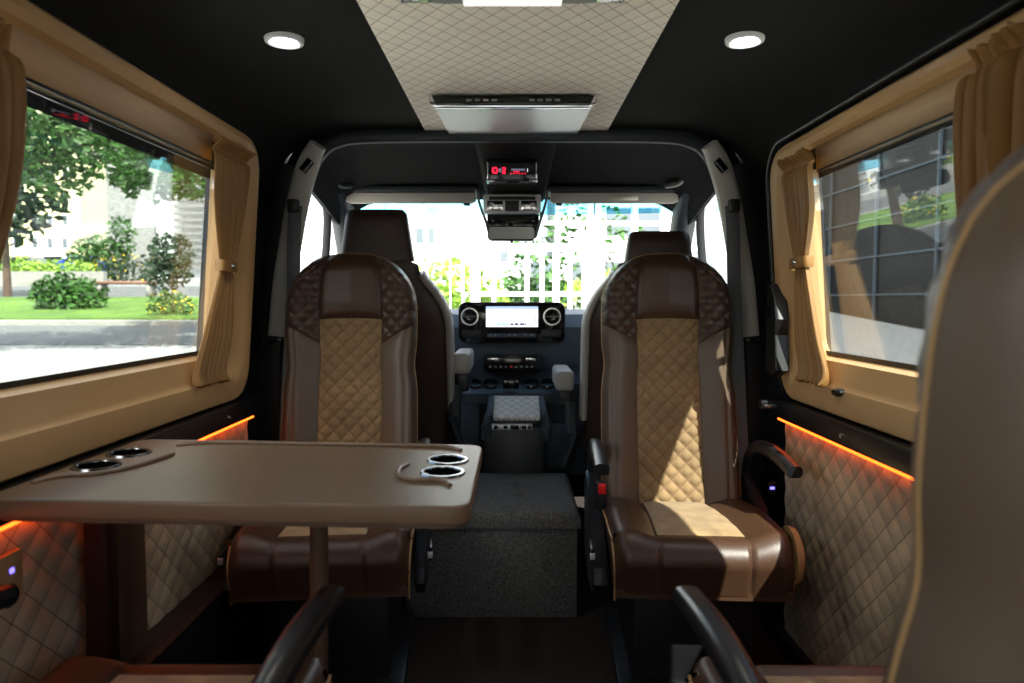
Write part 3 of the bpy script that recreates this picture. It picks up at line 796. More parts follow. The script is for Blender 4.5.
bm = B(); prism(bm, rrect(-w_/2+.005, w_/2-.005, -h_/2+.005, h_/2-.005, .016, 6), 1, -.0015, .001); o = obj('mirror_glass', bm, M['mirror'], t, smooth=False)
t.rotation_euler = (math.radians(-8), 0, math.radians(4))
obj('mirror_stalk', sweep(B(), [(0, .02, .01), (0, .05, .05)], .02, n=10), M['black'], t)
obj('mirror_knob', bx(-.006, .006, 0, .012, -h_/2-.012, -h_/2+.002, .002), M['black'], t)
# sun visors
for (x0, x1, lab, s) in ((346, 476, 'grey sun visor folded up above the windscreen, left of the console', -1), (550, 678, 'grey sun visor with white label, right of the console', 1)):
    a = at(x0, 193, 3.06); b = at(x1, 203.5, 3.06)
    t = thing('sun_visor', lab, 'sun visor', ((a.x+b.x)/2, 3.06, b.z))
    hw = (b.x-a.x)/2; hh = a.z-b.z
    bm = B(); prism(bm, [(-hw, .008), (-hw+.02, 0), (hw-.02, 0), (hw, .008), (hw-.004, hh), (-hw+.004, hh)], 1, -.012, .012, .005); obj('visor_flap', bm, M['visor'], t)
    obj('visor_rod', sweep(B(), [(-hw+.01, .0, hh+.004), (hw-.01, .0, hh+.004)], .009, n=8), M['black'], t)
    if s > 0: o = obj('label_sticker', bx(-.02, .105, -.0145, -.0115, .012, .034), M['white_pl'], t)
    obj('visor_clip', bx(s*-1*(hw-.04)-.014, s*-1*(hw-.04)+.014, -.008, .008, -.010, .002, .002), M['black'], t)
    # ledge above the visor
    a = at(x0-4, 186, 3.04); b = at(x1+2, 192, 3.04)
    o = obj('roof_ledge', bx(a.x, b.x, 3.03, 3.2, b.z, a.z, .006), M['navy'])
    tag(o, 'dark ledge above the %s sun visor' % ('left' if s < 0 else 'right'), 'ledge')
# grab handles
for pts, lab in ((((330, 168), (333, 176), (341, 186), (348, 190)), 'dark grab handle on the left windscreen pillar'), (((690, 166), (688, 174), (678, 184), (668, 190)), 'grey grab handle on the right windscreen pillar')):
    P = [at(x, y, 2.95) for x, y in pts]; c = P[0].copy()
    t = thing('grab_handle', lab, 'handle', tuple(c))
    s = -1 if pts[0][0] < 500 else 1
    pth = smooth_path([P[0]-c+Vector((s*.02, 0, .02)), P[0]-c+Vector((-s*.02, -.03, 0)), P[1]-c+Vector((-s*.01, -.03, 0)), P[2]-c+Vector((0, -.02, 0)), P[3]-c+Vector((0, .03, .02))], 6)
    obj('grip', sweep(B(), pth, .03, .018, 10, power=3), M['grey_pl'] if s > 0 else M['navy_l'], t)

# B pillars: grey upper cover with belt guide, belt webbing, dark post
for s in (-1, 1):
    side = 'left' if s < 0 else 'right'
    bm = sweep(B(), [(VX+s*.925, 2.55, 0), (VX+s*.915, 2.55, .9), (VX+s*.88, 2.55, 1.3), (VX+s*.83, 2.55, 1.62)], .15, .13, 16, up=Vector((0, 1, 0)), power=5)
    struct('trim_%d' % (8 if s < 0 else 9), bm, M['black'], label='dark %s door pillar' % side)
    t = thing('belt_pillar_cover', 'light grey upper pillar cover with belt slot, %s of the cab opening' % side, 'pillar cover', (VX+s*.72, 2.46, 1.66))
    C0 = Vector((VX+s*.72, 2.46, 1.66))
    P = [(.688, 2.44, 1.675), (.715, 2.45, 1.635), (.745, 2.455, 1.56), (.775, 2.46, 1.45), (.80, 2.46, 1.32), (.825, 2.46, 1.18), (.845, 2.46, 1.0)]
    pth = [Vector((VX+s*x, y, z))-C0 for x, y, z in smooth_path(P, 6)]
    obj('cover', sweep(B(), pth, lambda k: .055+.02*ss(0, .3, k), .05, 14, up=Vector((0, 1, 0)), power=4), M['grey_trim'], t)
    c1 = Vector((VX+s*.725, 2.42, 1.60))-C0
    obj('belt_slot', sweep(B(), [c1+Vector((-s*.018, 0, .018)), c1+Vector((s*.014, 0, -.02))], .03, .018, 10, up=Vector((0, 1, 0)), power=3), M['gloss'], t)
    t2 = thing('seat_belt', 'grey seat belt hanging down the %s door pillar beside the seat' % side, 'seat belt', (VX+s*.77, 2.40, 1.48))
    C1 = Vector((VX+s*.77, 2.40, 1.48))
    bp = [(.762, 2.415, 1.46), (.765, 2.40, 1.38), (.772, 2.395, 1.15), (.785, 2.36, .8), (.785, 2.30, .48)]
    pth = [Vector((VX+s*x, y, z))-C1 for x, y, z in smooth_path(bp, 8)]
    obj('webbing', sweep(B(), pth, .046, .003, 8, up=Vector((.15*s, 1, 0)), power=6), M['belt'], t2)
    obj('belt_guide', bx(s*-.002-.018, s*-.002+.018, -.012, .02, -.045, .0, .005), M['black'], t2)
    obj('belt_tongue', sweep(B(), [Vector((VX+s*(.80), 2.33, 1.13-.135))-C1, Vector((VX+s*(.845), 2.36, 1.13-.150))-C1], .018, .008, 10, power=3), M['chrome'], t2)
# black latch housing and oval button on the right, by the front curtain
t = thing('door_latch_cover', 'black plastic latch cover between the right door pillar and the tied curtain', 'latch cover', (.838, 2.16, H-.09))
bm = B(); prism(bm, [(.06, .15), (.02, .14), (-.01, .09), (-.035, .03), (-.015, -.02), (-.03, -.08), (-.045, -.13), (.0, -.15), (.06, -.14)], 0, -.022, .02, .008)
obj('cover', bm, M['black'], t, angle=30)
obj('latch_knob', lathe(B(), [(0, .018), (.012, .016), (.016, 0)], 20, Matrix.Translation((-.02, .03, .05)) @ Matrix.Rotation(-PI/2, 4, 'Y')), M['gloss'], t)
p = at(837, 392.5, 1.805)
t = thing('sill_button', 'small black oval button on the cream sill under the right window', 'button', tuple(p))
bm = lathe(B(), [(0, .010), (.014, .009), (.021, .002), (.021, -.012)], 24, Matrix.Rotation(-PI/2, 4, 'Y') @ Matrix.Diagonal((.55, 1, 1, 1))); obj('button_cap', bm, M['gloss'], t)
p = at(768, 404, 2.2)
t = thing('pillar_catch', 'small chrome catch on the dark pillar below the right latch cover', 'catch', tuple(p))
obj('catch_body', bx(-.03, .03, -.02, .01, -.014, .014, .004), M['black'], t); obj('catch_bolt', bx(-.02, .018, -.028, -.016, -.008, .002, .002), M['chrome'], t)

# ------------------------------------------------------------------ cab seats
def cab_seat(label, x, hz, grp='cab seats'):
    t = thing('bucket_seat', label, 'seat', (x, 2.86, 0), group=grp)
    bm = B()
    def bk(u, v):                  # closed loft of the backrest seen from behind
        z = .50+v*.80
        hw = .278*(1-.10*ss(.0, .4, 1-v)*0)*(1-.42*ss(.62, 1.0, v)**1.4)
        a = 2*PI*u; ca, sa = math.cos(a), math.sin(a)
        th = .075*(1-.35*ss(.75, 1, v))
        yc = -.10*v+.05*(1-v)
        return Vector((hw*math.copysign(abs(ca)**.65, ca), yc+th*math.copysign(abs(sa)**.8, sa), z-.03*(abs(ca)**2)*ss(.8, 1, v)))
    vs = grid(bm, bk, 40, 30, closed_u=True)
    bm.faces.new([r[-1] for r in vs]); bm.faces.new([r[0] for r in vs][::-1])
    obj('backrest', bm, M['cab_leather'], t, angle=50)
    for sg in (-1, 1):
        pth = [Vector((sg*(.275*(1-.42*ss(.62, 1.0, v)**1.4)+.004), -.10*v+.05*(1-v)+.012, .50+v*.80-.03*ss(.8, 1, v))) for v in [k/24 for k in range(4, 24)]]
        obj('side_bolster', sweep(B(), pth, .034, .105, 12, up=Vector((0, 1, 0)), power=3), M['cab_grey'], t)
    bm = B()
    def hd(u, v):
        z = hz-.20+v*.20; a = 2*PI*u; ca, sa = math.cos(a), math.sin(a)
        hw = (.148-.030*v)*(1-.10*ss(.92, 1, v)); th = .055*(1-.3*ss(.8, 1, v))
        return Vector((hw*math.copysign(abs(ca)**.5, ca), -.12+th*math.copysign(abs(sa)**.6, sa), z))
    vs = grid(bm, hd, 40, 16, closed_u=True); bm.faces.new([r[-1] for r in vs]); bm.faces.new([r[0] for r in vs][::-1])
    h = obj('headrest', bm, M['cab_leather'], t, angle=50)
    for sg in (-1, 1): obj('post', sweep(B(), [(sg*.06, -.11, hz-.30), (sg*.06, -.11, hz-.18)], .012, n=8, up=Vector((0, 1, 0))), M['chrome'], h)
    obj('seat_cushion', bx(-.25, .25, .0, .37, .42, .56, .04, 3), M['cab_leather'], t)
    obj('seat_base', bx(-.22, .22, -.02, .34, 0, .43, .02), M['black'], t)
    return t
cs_l = cab_seat('dark brown driver seat seen from behind, left, with the taller headrest', -.545, 1.485)
cs_r = cab_seat('dark brown cab seat seen from behind, right, its headrest just above the passenger seat', .575, 1.40)
for px0, px1, py0, py1, t in ((452, 470, 353, 392, cs_l), (556, 574, 371, 408, cs_r)):
    Y = 2.86; a = at(px0, py0, Y); b = at(px1, py1, Y); s = -1 if px0 < 500 else 1
    o = Vector(((a.x+b.x)/2, Y, b.z))-t.location
    w = b.x-a.x; h = a.z-b.z; x, y, z = o
    ar = obj('armrest', bx(x-w/2, x+w/2, y-.01, y+.30, z+h*.45, z+h, .018, 3), M['cab_grey'], t); ar['label'] = 'grey padded armrest on the aisle side'
    obj('arm_core', bx(x-w/2+.01, x+w/2-.005, y, y+.26, z, z+h*.5, .015, 3), M['black'], ar)
    obj('adjuster', sweep(B(), [(x+s*.01, y-.03, z-.24), (x+s*.03, y-.03, z-.10), (x+s*.02, y+.02, z+.02)], .05, .05, 12, power=3), M['navy'], t)

# ------------------------------------------------------------------ dashboard
t = thing('dashboard', 'slate dashboard with round vents, bright navigation screen and cup holders', 'dashboard', (VX, 3.3, 0))
DO = Vector((VX, 3.3, 0))
bm = B()
pr = [(3.30, .78), (3.27, .86), (3.27, 1.0), (3.33, 1.06), (3.5, 1.085), (3.95, 1.02), (3.98, .6), (3.6, .4), (3.42, .6)]
prism(bm, [(y-3.3, z) for y, z in pr], 0, -.86, .86, .01); obj('dash_body', bm, M['navy_l'], t, angle=30)
def dbox(name, x0, y0, x1, y1, Y, d, m, parent=None, bev=.003): return fbox(name, x0, y0, x1, y1, Y, d, m, parent or t, DO, bev)
a = at(458.5, 302, 3.24)-DO; b = at(565, 343, 3.24)-DO
bm = B(); prism(bm, rrect(a.x, b.x, b.z, a.z, .035, 8), 1, a.y, a.y+.08, .008); cl = obj('screen_cluster', bm, M['gloss'], t, angle=30)
sc = dbox('navigation_screen', 486, 307, 538, 327, 3.232, .012, M['scr'], cl, 0)
dbox('status_bar', 486, 306.4, 538, 309, 3.230, .01, M['scr_blue'], cl, 0)
for k, (x, w) in enumerate(((497, 4), (502, 4), (507, 2.4), (510.5, 3), (514.5, 4), (520, 4), (524.6, 1.5))):
    dbox('screen_icon', x, 323.2, x+w, 325.2, 3.2305, .01, M['scr_teal'] if k < 3 else M['scr_dark'], cl, 0)
dbox('screen_icon', 534, 314, 536, 322, 3.2305, .01, M['scr_grey'], cl, 0); dbox('screen_icon', 488, 309.6, 493, 311, 3.2305, .01, M['scr_grey'], cl, 0)
for cx_, R in ((469.8, .042), (552, .042)):
    c = at(cx_, 316.5, 3.235)-DO
    v = obj('air_vent', lathe(B(), [(.0, .005), (.018, .006), (.030, -.004), (R-.006, -.004)], 32, Matrix.Translation(c) @ Matrix.Rotation(PI/2, 4, 'X')), M['gloss'], cl)
    obj('vent_ring', lathe(B(), [(R-.009, .0), (R-.006, .010), (R, .010), (R+.002, .0)], 40, Matrix.Translation(c) @ Matrix.Rotation(PI/2, 4, 'X')), M['chrome'], v)
    obj('vent_slat', box(B(), c.x-R+.008, c.x+R-.008, c.y-.008, c.y-.002, c.z-.002, c.z+.002, .001), M['grey_pl'], v)
for x0, x1 in ((462, 481), (541, 561)): dbox('storage_slot', x0, 330, x1, 338, 3.232, .012, M['black'], cl, .003)
dbox('key_strip', 487, 333.5, 536, 337.5, 3.234, .01, M['navy_l'], cl, .001)
for x in (489, 494, 508, 514, 524, 530): dbox('key', x, 334.4, x+2.6, 336.4, 3.232, .01, M['grey_pl'], cl, 0)
# lower dash: climate panel, ledge, cup holders
obj('lower_dash', prism(B(), [(3.28-3.3, .80), (3.25-3.3, .765), (3.22-3.3, .745), (3.20-3.3, .735), (3.20-3.3, .30), (3.5-3.3, .30), (3.5-3.3, .82)], 0, -.36, .36, .01), M['navy'], t, angle=30)
cp = dbox('climate_panel', 484, 355, 541, 372, 3.21, .08, M['gloss'], t, .004)
for x in (487.5, 526): dbox('rocker', x, 358, x+10, 361, 3.202, .02, M['chrome'], cp, .001)
for k in range(9):
    dbox('key', 489+k*5.2, 366, 491.6+k*5.2, 368, 3.204, .02, M['grey_pl'] if k != 4 else M['red'], cp, 0)
for x in (474.5, 490.5, 532, 548.5):
    c = at(x, 383.5, 3.155)-DO
    ch = obj('cup_holder', lathe(B(), [(.036, .0), (.033, .004), (.031, -.002), (.030, -.04), (0, -.045)], 32, Matrix.Translation((c.x, c.y+.02, .742)) @ Matrix.Rotation(math.radians(28), 4, 'X') @ Matrix.Diagonal((.95, 1, 1, 1))), M['gloss'], t)
obj('cup_ledge', prism(B(), [(3.125-3.3, .655), (3.125-3.3, .700), (3.145-3.3, .716), (3.25-3.3, .750), (3.25-3.3, .655)], 0, -.235, .235, .006), M['navy_l'], t, angle=30)
dbox('socket_panel', 503, 380, 519, 389, 3.12, .02, M['gloss'], t, .002)
dbox('side_pillar', 461, 402, 480, 470, 3.16, .05, M['navy_l'], t, .01)
dbox('side_pillar', 546, 425, 566, 470, 3.16, .05, M['navy_l'], t, .01)

# centre armrest box in front of the ottoman
t = thing('centre_console_box', 'black centre box with white quilted lid between the cab seats', 'console box', (.012, 2.95, 0))
DB = Vector((.012, 2.95, 0))
a = at(483, 427, 2.935)-DB; b = at(545, 476, 2.935)-DB
obj('box_body', bx(a.x, b.x, 0, .16, .0, a.z, .012), M['gloss'] if 0 else M['black'], t)
lz = at(512, 417, 2.935).z
bm = B()
def ld(u, v):
    x = -.102+.204*u; y = -.01+.17*v; e = min(u*.204, (1-u)*.204, v*.17, (1-v)*.17)
    return Vector((x, y, lz+.072*v-.004*(1-min(1, e/.02))**2))
grid(bm, ld, 30, 30); ext = bmesh.ops.extrude_edge_only(bm, edges=[e for e in bm.edges if e.is_boundary])
for v in [g for g in ext['geom'] if isinstance(g, bmesh.types.BMVert)]: v.co.z -= .012
obj('quilted_lid', bm, M['white_q'], t)
obj('lid_base', bx(-.105, .105, -.005, .15, a.z-.005, lz-.008, .004), M['black'], t)
for sg in (-1, 1):
    pth = smooth_path([(sg*.135, -.0, a.z-.06), (sg*.128, -.005, a.z+.01), (sg*.118, .03, lz+.012), (sg*.116, .15, lz+.05)], 6)
    obj('side_bumper', sweep(B(), pth, .030, .05, 12, power=3), M['navy_l'], t)
ct = fbox('control_strip', 491.5, 424.3, 532.5, 430.2, 2.925, .03, M['silver'], t, DB, .004)
for x0, x1 in ((494, 497.5), (503.5, 507.5), (522, 526), (528, 531)): fbox('socket', x0, 425.6, x1, 429, 2.922, .01, M['gloss'], ct, DB, .001)
fbox('switch', 510.5, 425.2, 518.5, 429.4, 2.921, .01, M['gloss'], ct, DB, .001)

# ================================================================== outside
def G(x, y): return -.65+.07*y if y > 0 else -.65
def slab(name, x0, x1, y0, y1, dz, m, label, cat, kind=None):
    bm = B()
    v = [bm.verts.new((x, y, -.65+.07*y+d)) for d in (dz, dz-.12) for x, y in ((x0, y0), (x1, y0), (x1, y1), (x0, y1))]
    for f in ((0, 1, 2, 3), (7, 6, 5, 4), (0, 4, 5, 1), (1, 5, 6, 2), (2, 6, 7, 3), (3, 7, 4, 0)): bm.faces.new([v[i] for i in f])
    o = obj(name, bm, m, smooth=False); return tag(o, label, cat, kind=kind)
slab('ground', -90, 90, -40, 120, -.02, M['pave'], 'pale paved ground outside the van', None, 'structure')
slab('van_reflector', -3.0, 3.0, -9, 4.5, .0, M['concrete'], 'pale concrete reflector slab added under the van, out of view', 'parking bay')  # unseen pale slab, added to bounce daylight up onto the ceiling panel
slab('reflector', -9, -3.05, -9, 7.2, .0, M['concrete'], 'pale concrete forecourt added left of the van, out of view', 'reflector')  # the added bounce slab continued to the left, also unseen
slab('road', -90, -3.2, 13.2, 16.6, .0, M['asphalt'], 'grey road crossing outside the left window', 'road')
slab('kerb', -90, -3.2, 16.6, 17.0, .10, M['kerb'], 'grey kerb along the grass strip', 'kerb')
slab('lawn', -90, -3.2, 17.0, 25, .14, M['grass'], 'green grass strip beyond the road', 'lawn', 'stuff')
slab('car_park', -90, -12, 28, 35.6, .0, M['asphalt'], 'grey car park surface beyond the grass strip', 'car park')

def leaves(bm, center, radii, n, size, shell=.35):
    for _ in range(n):
        while True:
            d = Vector((random.uniform(-1, 1), random.uniform(-1, 1), random.uniform(-1, 1)))
            if .05 < d.length < 1: break
        r = d.length; d = d*(max(r, shell)/r)
        c = Vector(center)+Vector((d.x*radii[0], d.y*radii[1], d.z*radii[2]))
        s = size*random.uniform(.6, 1.4)
        a = Vector((random.gauss(0, 1), random.gauss(0, 1), random.gauss(0, .6))).normalized()
        b = a.cross(Vector((random.gauss(0, 1), random.gauss(0, 1), random.gauss(0, 1)))).normalized()
        n_ = a.cross(b)
        v = [bm.verts.new(c+a*s), bm.verts.new(c+b*s*.5+n_*s*.15), bm.verts.new(c-a*s), bm.verts.new(c-b*s*.5+n_*s*.15)]
        bm.faces.new(v)
def plant(name, label, cat, loc, blobs, m, size, trunk=None, flowers=0, group=None):
    t = thing(name, label, cat, loc, group=group)
    bm = B()
    for c, r, n in blobs: leaves(bm, c, r, n, size)
    obj('foliage', bm, m, t, smooth=False)
    if trunk:
        bm = B()
        for pth, w in trunk: sweep(bm, smooth_path(pth, 4), lambda k, w=w: w*(1-.6*k), n=8, up=Vector((0, 1, .1)))
        obj('trunk' if cat == 'tree' else 'stem', bm, M['bark'], t)
    if flowers:
        bm = B()
        for c, r, n in blobs: leaves(bm, c, [q*1.02 for q in r], flowers, size*.6, shell=.9)
        obj('blossom', bm, M['flower'], t, smooth=False)
    return t
def ground_at(px, Y):
    p = at(px, 300, Y); return Vector((p.x, Y, G(p.x, Y)))
# trees
g = ground_at(35, 11)
plant('tree', 'leafy street tree whose branches hang across the top of the left window', 'tree', g,
      [((-.6, 0, 4.0), (2.0, 1.5, .9), 3200), ((1.4, .3, 3.6), (1.4, 1.2, .7), 1800), ((2.6, .4, 3.3), (.9, .8, .7), 900), ((-1.4, 0, 2.9), (.9, .8, .7), 450), ((.3, .2, 3.1), (.6, .6, .5), 220), ((-2.8, .1, 3.6), (1.4, 1.0, 1.0), 500)], M['leaf'], .075,
      trunk=[([(-1.2, .4, 0), (-1.15, .4, 1.6), (-.9, .3, 3.0), (-.5, .2, 4.2)], .22), ([(-.9, .3, 2.8), (.3, .3, 3.4), (1.6, .3, 3.7)], .10), ([(-1, .3, 2.6), (-1.9, .2, 3.2), (-2.6, .2, 3.8)], .1)])
g = ground_at(205, 13)
plant('tree', 'broad-leaved tree branch cluster right in the left window, before the louvred wall', 'tree', g,
      [((-.6, 0, 4.0), (1.5, 1.0, .75), 1900), ((-.9, 0, 3.2), (.8, .7, .5), 700), ((-.1, .2, 4.8), (1.8, 1.0, .8), 700)], M['leaf'], .085,
      trunk=[([(.15, .3, 0), (.1, .3, 2.0), (-.1, .2, 3.6), (-.3, .1, 4.8)], .2), ([(0, .3, 3.0), (-.8, .1, 3.6), (-1.4, 0, 3.9)], .08)])
g = ground_at(8, 26)
plant('tree', 'darker tree at the far left beside the yellow building', 'tree', g, [((0, 0, 5.0), (2.4, 2, 3.0), 1300)], M['leaf_d'], .25, trunk=[([(0, 0, 0), (0, 0, 5)], .3)])
g = ground_at(100, 40)
plant('shrub', 'big dark green shrub before the grey stone building', 'shrub', g, [((0, 0, 1.3), (1.7, 1.4, 1.5), 1100), ((1.4, 0, 2.6), (.8, .8, 1.4), 300)], M['leaf'], .16)
for k, (px, Y, w, h, n) in enumerate(((-5, 37, 3.4, 1.4, 900), (30, 37, 2.6, 1.1, 800), (62, 37, 2.2, 1.2, 700))):
    g = ground_at(px, Y)
    plant('hedge_bush', ('bright green hedge bush at the far left before the yellow building', 'low bright green hedge bush in front of the parked grey car', 'bright green hedge bush just left of the dark shrub')[k], 'bush', g, [((0, 0, h*.5), (w, 1.0, h*.7), n)], M['leaf_l'], .13, group='hedge bushes beyond the car park')
g = ground_at(135, 38)
plant('hedge_bush', 'pale flowering low hedge below the grey stone wall', 'bush', g, [((0, 0, .8), (2.6, .8, .9), 700)], M['leaf_d'], .12, flowers=160)
g = ground_at(68, 20)
plant('shrub', 'spiky green shrub on the grass strip, left of the dark bush', 'shrub', g, [((0, 0, .5), (1.0, .7, .7), 900), ((.5, 0, .5), (.7, .6, .5), 300), ((-.4, 0, .6), (.7, .6, .5), 300)], M['leaf'], .09)
g = ground_at(173, 19)
plant('shrub', 'tall dark shrub with yellow flowers at its foot on the grass strip', 'shrub', g, [((0, 0, 1.75), (.62, .55, .6), 700), ((-.1, 0, 1.2), (.7, .5, .5), 500)], M['leaf_d'], .075, trunk=[([(0, 0, 0), (0, 0, 1.4)], .06)])
g = ground_at(170, 18)
plant('flower_bush', 'low bush dotted with yellow flowers under the dark shrub', 'bush', g, [((0, 0, .35), (.6, .5, .45), 500)], M['leaf'], .06, flowers=110)
# low concrete wall and bench
bm = B(); a = ground_at(-60, 36); b = ground_at(108, 36); box(bm, a.x, b.x, 35.7, 36, G(0, 36)-.2, G(0, 36)+.75)
tag(obj('concrete_barrier', bm, M['kerb'], smooth=False), 'low pale concrete barrier in front of the green hedge', 'barrier')
a = at(96, 283, 27); b = at(157, 283, 27)
t = thing('bench', 'long brown wooden bench beyond the grass strip', 'bench', ((a.x+b.x)/2, 27, G(0, 27)))
hw = (b.x-a.x)/2; zt = a.z-G(0, 27)
for y0 in (-.3, -.08, .14): obj('slat', bx(-hw, hw, y0, y0+.18, zt-.03, zt+.06), M['bench'], t)
for x in (-hw*.8, hw*.8): obj('leg', bx(x-.08, x+.08, -.25, .25, 0, zt-.02), M['kerb'], t)
# buildings
def building(label, x0, x1, y0, y1, h, m, name='building', wins=None, pane=None, zb=None):
    t = thing(name, label, 'building', ((x0+x1)/2, y0, zb if zb is not None else G(0, y0)-.3))
    hx_ = (x1-x0)/2
    obj('walls', bx(-hx_, hx_, 0, y1-y0, 0, h), m, t, smooth=False)
    for (wx0, wx1, wz0, wz1) in (wins or []):
        f = obj('window', box(B(), wx0-hx_-.08, wx1-hx_+.08, -.06, .05, wz0-.08, wz1+.08), M['white'], t, smooth=False)
        obj('pane', bx(wx0-hx_, wx1-hx_, -.09, -.05, wz0, wz1), pane or M['pane'], f, smooth=False)
    return t
def win_px(x0b, zb, Y, rects):
    out = []
    for a0, b0, a1, b1 in rects:
        p = at(a0, b0, Y); q_ = at(a1, b1, Y); out.append((p.x-x0b, q_.x-x0b, q_.z-zb, p.z-zb))
    return out
Yb = 62; x0b = at(-70, 300, Yb).x; x1b = at(84, 300, Yb).x; zb = G(0, Yb)-.3
wr = []
for x in (-45, -25, -5, 14, 33, 48, 63): 
    for y in (168, 192, 215, 238): wr.append((x, y, x+5, y+10))
building('pale yellow apartment building with rows of small windows, seen through the left window', x0b, x1b, Yb, Yb+12, 34, M['yellow'], wins=win_px(x0b, zb, Yb, wr))
Y2 = 75; x0c = at(84, 300, Yb+12.2).x+.5; x1c = at(118, 300, Y2).x
wr = [(x, y, x+3.4, y+8) for x in (87, 96) for y in (200, 219, 240)]
building('narrower cream building wing behind the yellow apartment building', x0c, x1c, Y2, Y2+10, 9.5+4, M['yellow'], wins=win_px(x0c, G(0, Y2)-.3, Y2, wr))
Y3 = 44; a = at(110, 300, Y3).x; b = at(157, 300, Y3).x
building('grey stone-clad building seen through the left window', a, b, Y3, Y3+10, 22, M['stone'])
a2 = at(157, 300, 43).x; b2 = at(260, 300, 43).x
t = building('white building with horizontal louvres at the right of the left window', a2, b2, 43.2, 55, 22, M['white_w'])
o0 = at(178, 300, 43).x-(a2+b2)/2
for k in range(34): 
    o = obj('louvre', box(B(), o0, (b2-a2)/2, -.5, -.30, 1.0+k*.42, 1.16+k*.42), M['grey_pl'], t, smooth=False)
# parked cars
def car(label, px, Y, m, rot=0, L=4.3):
    g = ground_at(px, Y); t = thing('car', label, 'car', (g.x, Y, G(0, Y)), rot)
    pr = [(-L/2, .35), (-L/2, .75), (-L*.42, .9), (-L*.22, 1.0), (-L*.10, 1.42), (L*.24, 1.45), (L*.38, 1.02), (L/2, .92), (L/2, .35)]
    obj('body', prism(B(), pr, 1, -.85, .85, .06), m, t, angle=30)
    pw = [(-L*.19, 1.02), (-L*.09, 1.36), (L*.22, 1.38), (L*.33, 1.03)]
    obj('side_window', prism(B(), pw, 1, -.88, .88), M['pane_d'], t)
    for x in (-L*.31, L*.31):
        for y in (-.80, .80): obj('wheel', lathe(B(), [(0, .1), (.2, .1), (.32, .08), (.32, -.1), (0, -.1)], 20, Matrix.Translation((x, y, .32)) @ Matrix.Rotation(PI/2, 4, 'X')), M['tyre'], t)
    return t
car('dark grey car parked before the yellow building', 22, 46, M['car_grey'])
car('small white car parked behind the hedge, between grey and blue cars', 58, 56, M['car_white'])
car('blue car parked beside the dark shrub', 77, 51, M['car_blue'], .6)

# ahead: white glazed structure, railing, bushes and pale building
YF = 10.5
t = thing('glazed_pergola', 'large white lattice frame structure seen through the windscreen', 'frame structure', (0, YF, G(0, YF)))
def fbar(px0, py0, px1, py1, nm='bar', d=.12):
    a = at(px0, py0, YF); b = at(px1, py1, YF)
    obj(nm, bx(a.x, b.x, -d/2, d/2, b.z-G(0, YF), a.z-G(0, YF)), M['white'], t, smooth=False)
zt_ = 100
for x0, x1 in ((340, 343), (384, 387), (426, 428.5), (449, 451), (461, 464), (470, 480), (556, 559), (588, 594), (594, 600), (633, 636), (662, 690)): fbar(x0, zt_, x1, 330, 'upright')
for y0, y1 in ((222, 224.5), (244, 248.5), (150, 153), (186, 188)): fbar(300, y0, 700, y1, 'crossbar', .16)
t = thing('white_railing', 'white post railing below the lattice, right of the rear view mirror', 'railing', (0, 9.6, G(0, 9.6)))
for x in (492, 525, 540, 553, 568, 582, 600, 622, 640):
    a = at(x, 250, 9.6); b = at(x+4, 300, 9.6); obj('post', bx(a.x, b.x, -.04, .04, 0, a.z-G(0, 9.6)), M['white'], t, smooth=False)
a = at(480, 247, 9.6); b = at(700, 251, 9.6); obj('top_rail', bx(a.x, b.x, -.05, .05, b.z-G(0, 9.6), a.z-G(0, 9.6)), M['white'], t, smooth=False)
a = at(480, 292, 9.6); b = at(700, 296, 9.6); obj('bottom_rail', bx(a.x, b.x, -.05, .05, b.z-G(0, 9.6), a.z-G(0, 9.6)), M['white'], t, smooth=False)
for px, Y, w, h, m, lab in ((440, 13, 1.3, 1.6, 'leaf_l', 'light green bush behind the lattice, left of the centre screen'), (475, 12.5, .9, 1.1, 'leaf_l', 'light green bush behind the lattice, above the left round vent'), (500, 9, .7, .5, 'leaf_l', 'pale green bush directly above the navigation screen'),
                         (530, 14, 1.0, 1.3, 'leaf', 'green bush behind the white railing, below the mirror'), (577, 15, 1.6, 2.9, 'leaf', 'tall green bush behind the white railing'), (625, 14, 1.4, 1.4, 'leaf_l', 'green bush beyond the right cab headrest')):
    g = ground_at(px, Y); plant('bush', lab, 'bush', g, [((0, 0, h*.5), (w, w*.7, h*.55), 900)], M[m], .10, group='bushes ahead of the van')
Y4 = 26; a = at(330, 300, Y4).x; b = at(520, 300, Y4).x; zb = G(0, Y4)-.3
building('pale building with window rows ahead, left of the mirror', a, b, Y4, Y4+10, 14, M['white_w'], wins=win_px(a, zb, Y4, [(416, 228, 424, 245), (427, 228, 435, 245), (396, 228, 404, 245), (350, 230, 370, 245), (500, 250, 508, 262)]))
a = at(560, 300, 24).x; b = at(720, 300, 24).x; zb = G(0, 24)-.3
building('grey and white building ahead with wide windows, above the right cab seat', a, b, 24, 34, 14, M['white_w'], wins=win_px(a, zb, 24, [(606, 208, 632, 222), (636, 208, 660, 222), (606, 226, 632, 236), (636, 226, 660, 236), (530, 262, 560, 280), (570, 262, 590, 285), (605, 262, 630, 285)]))
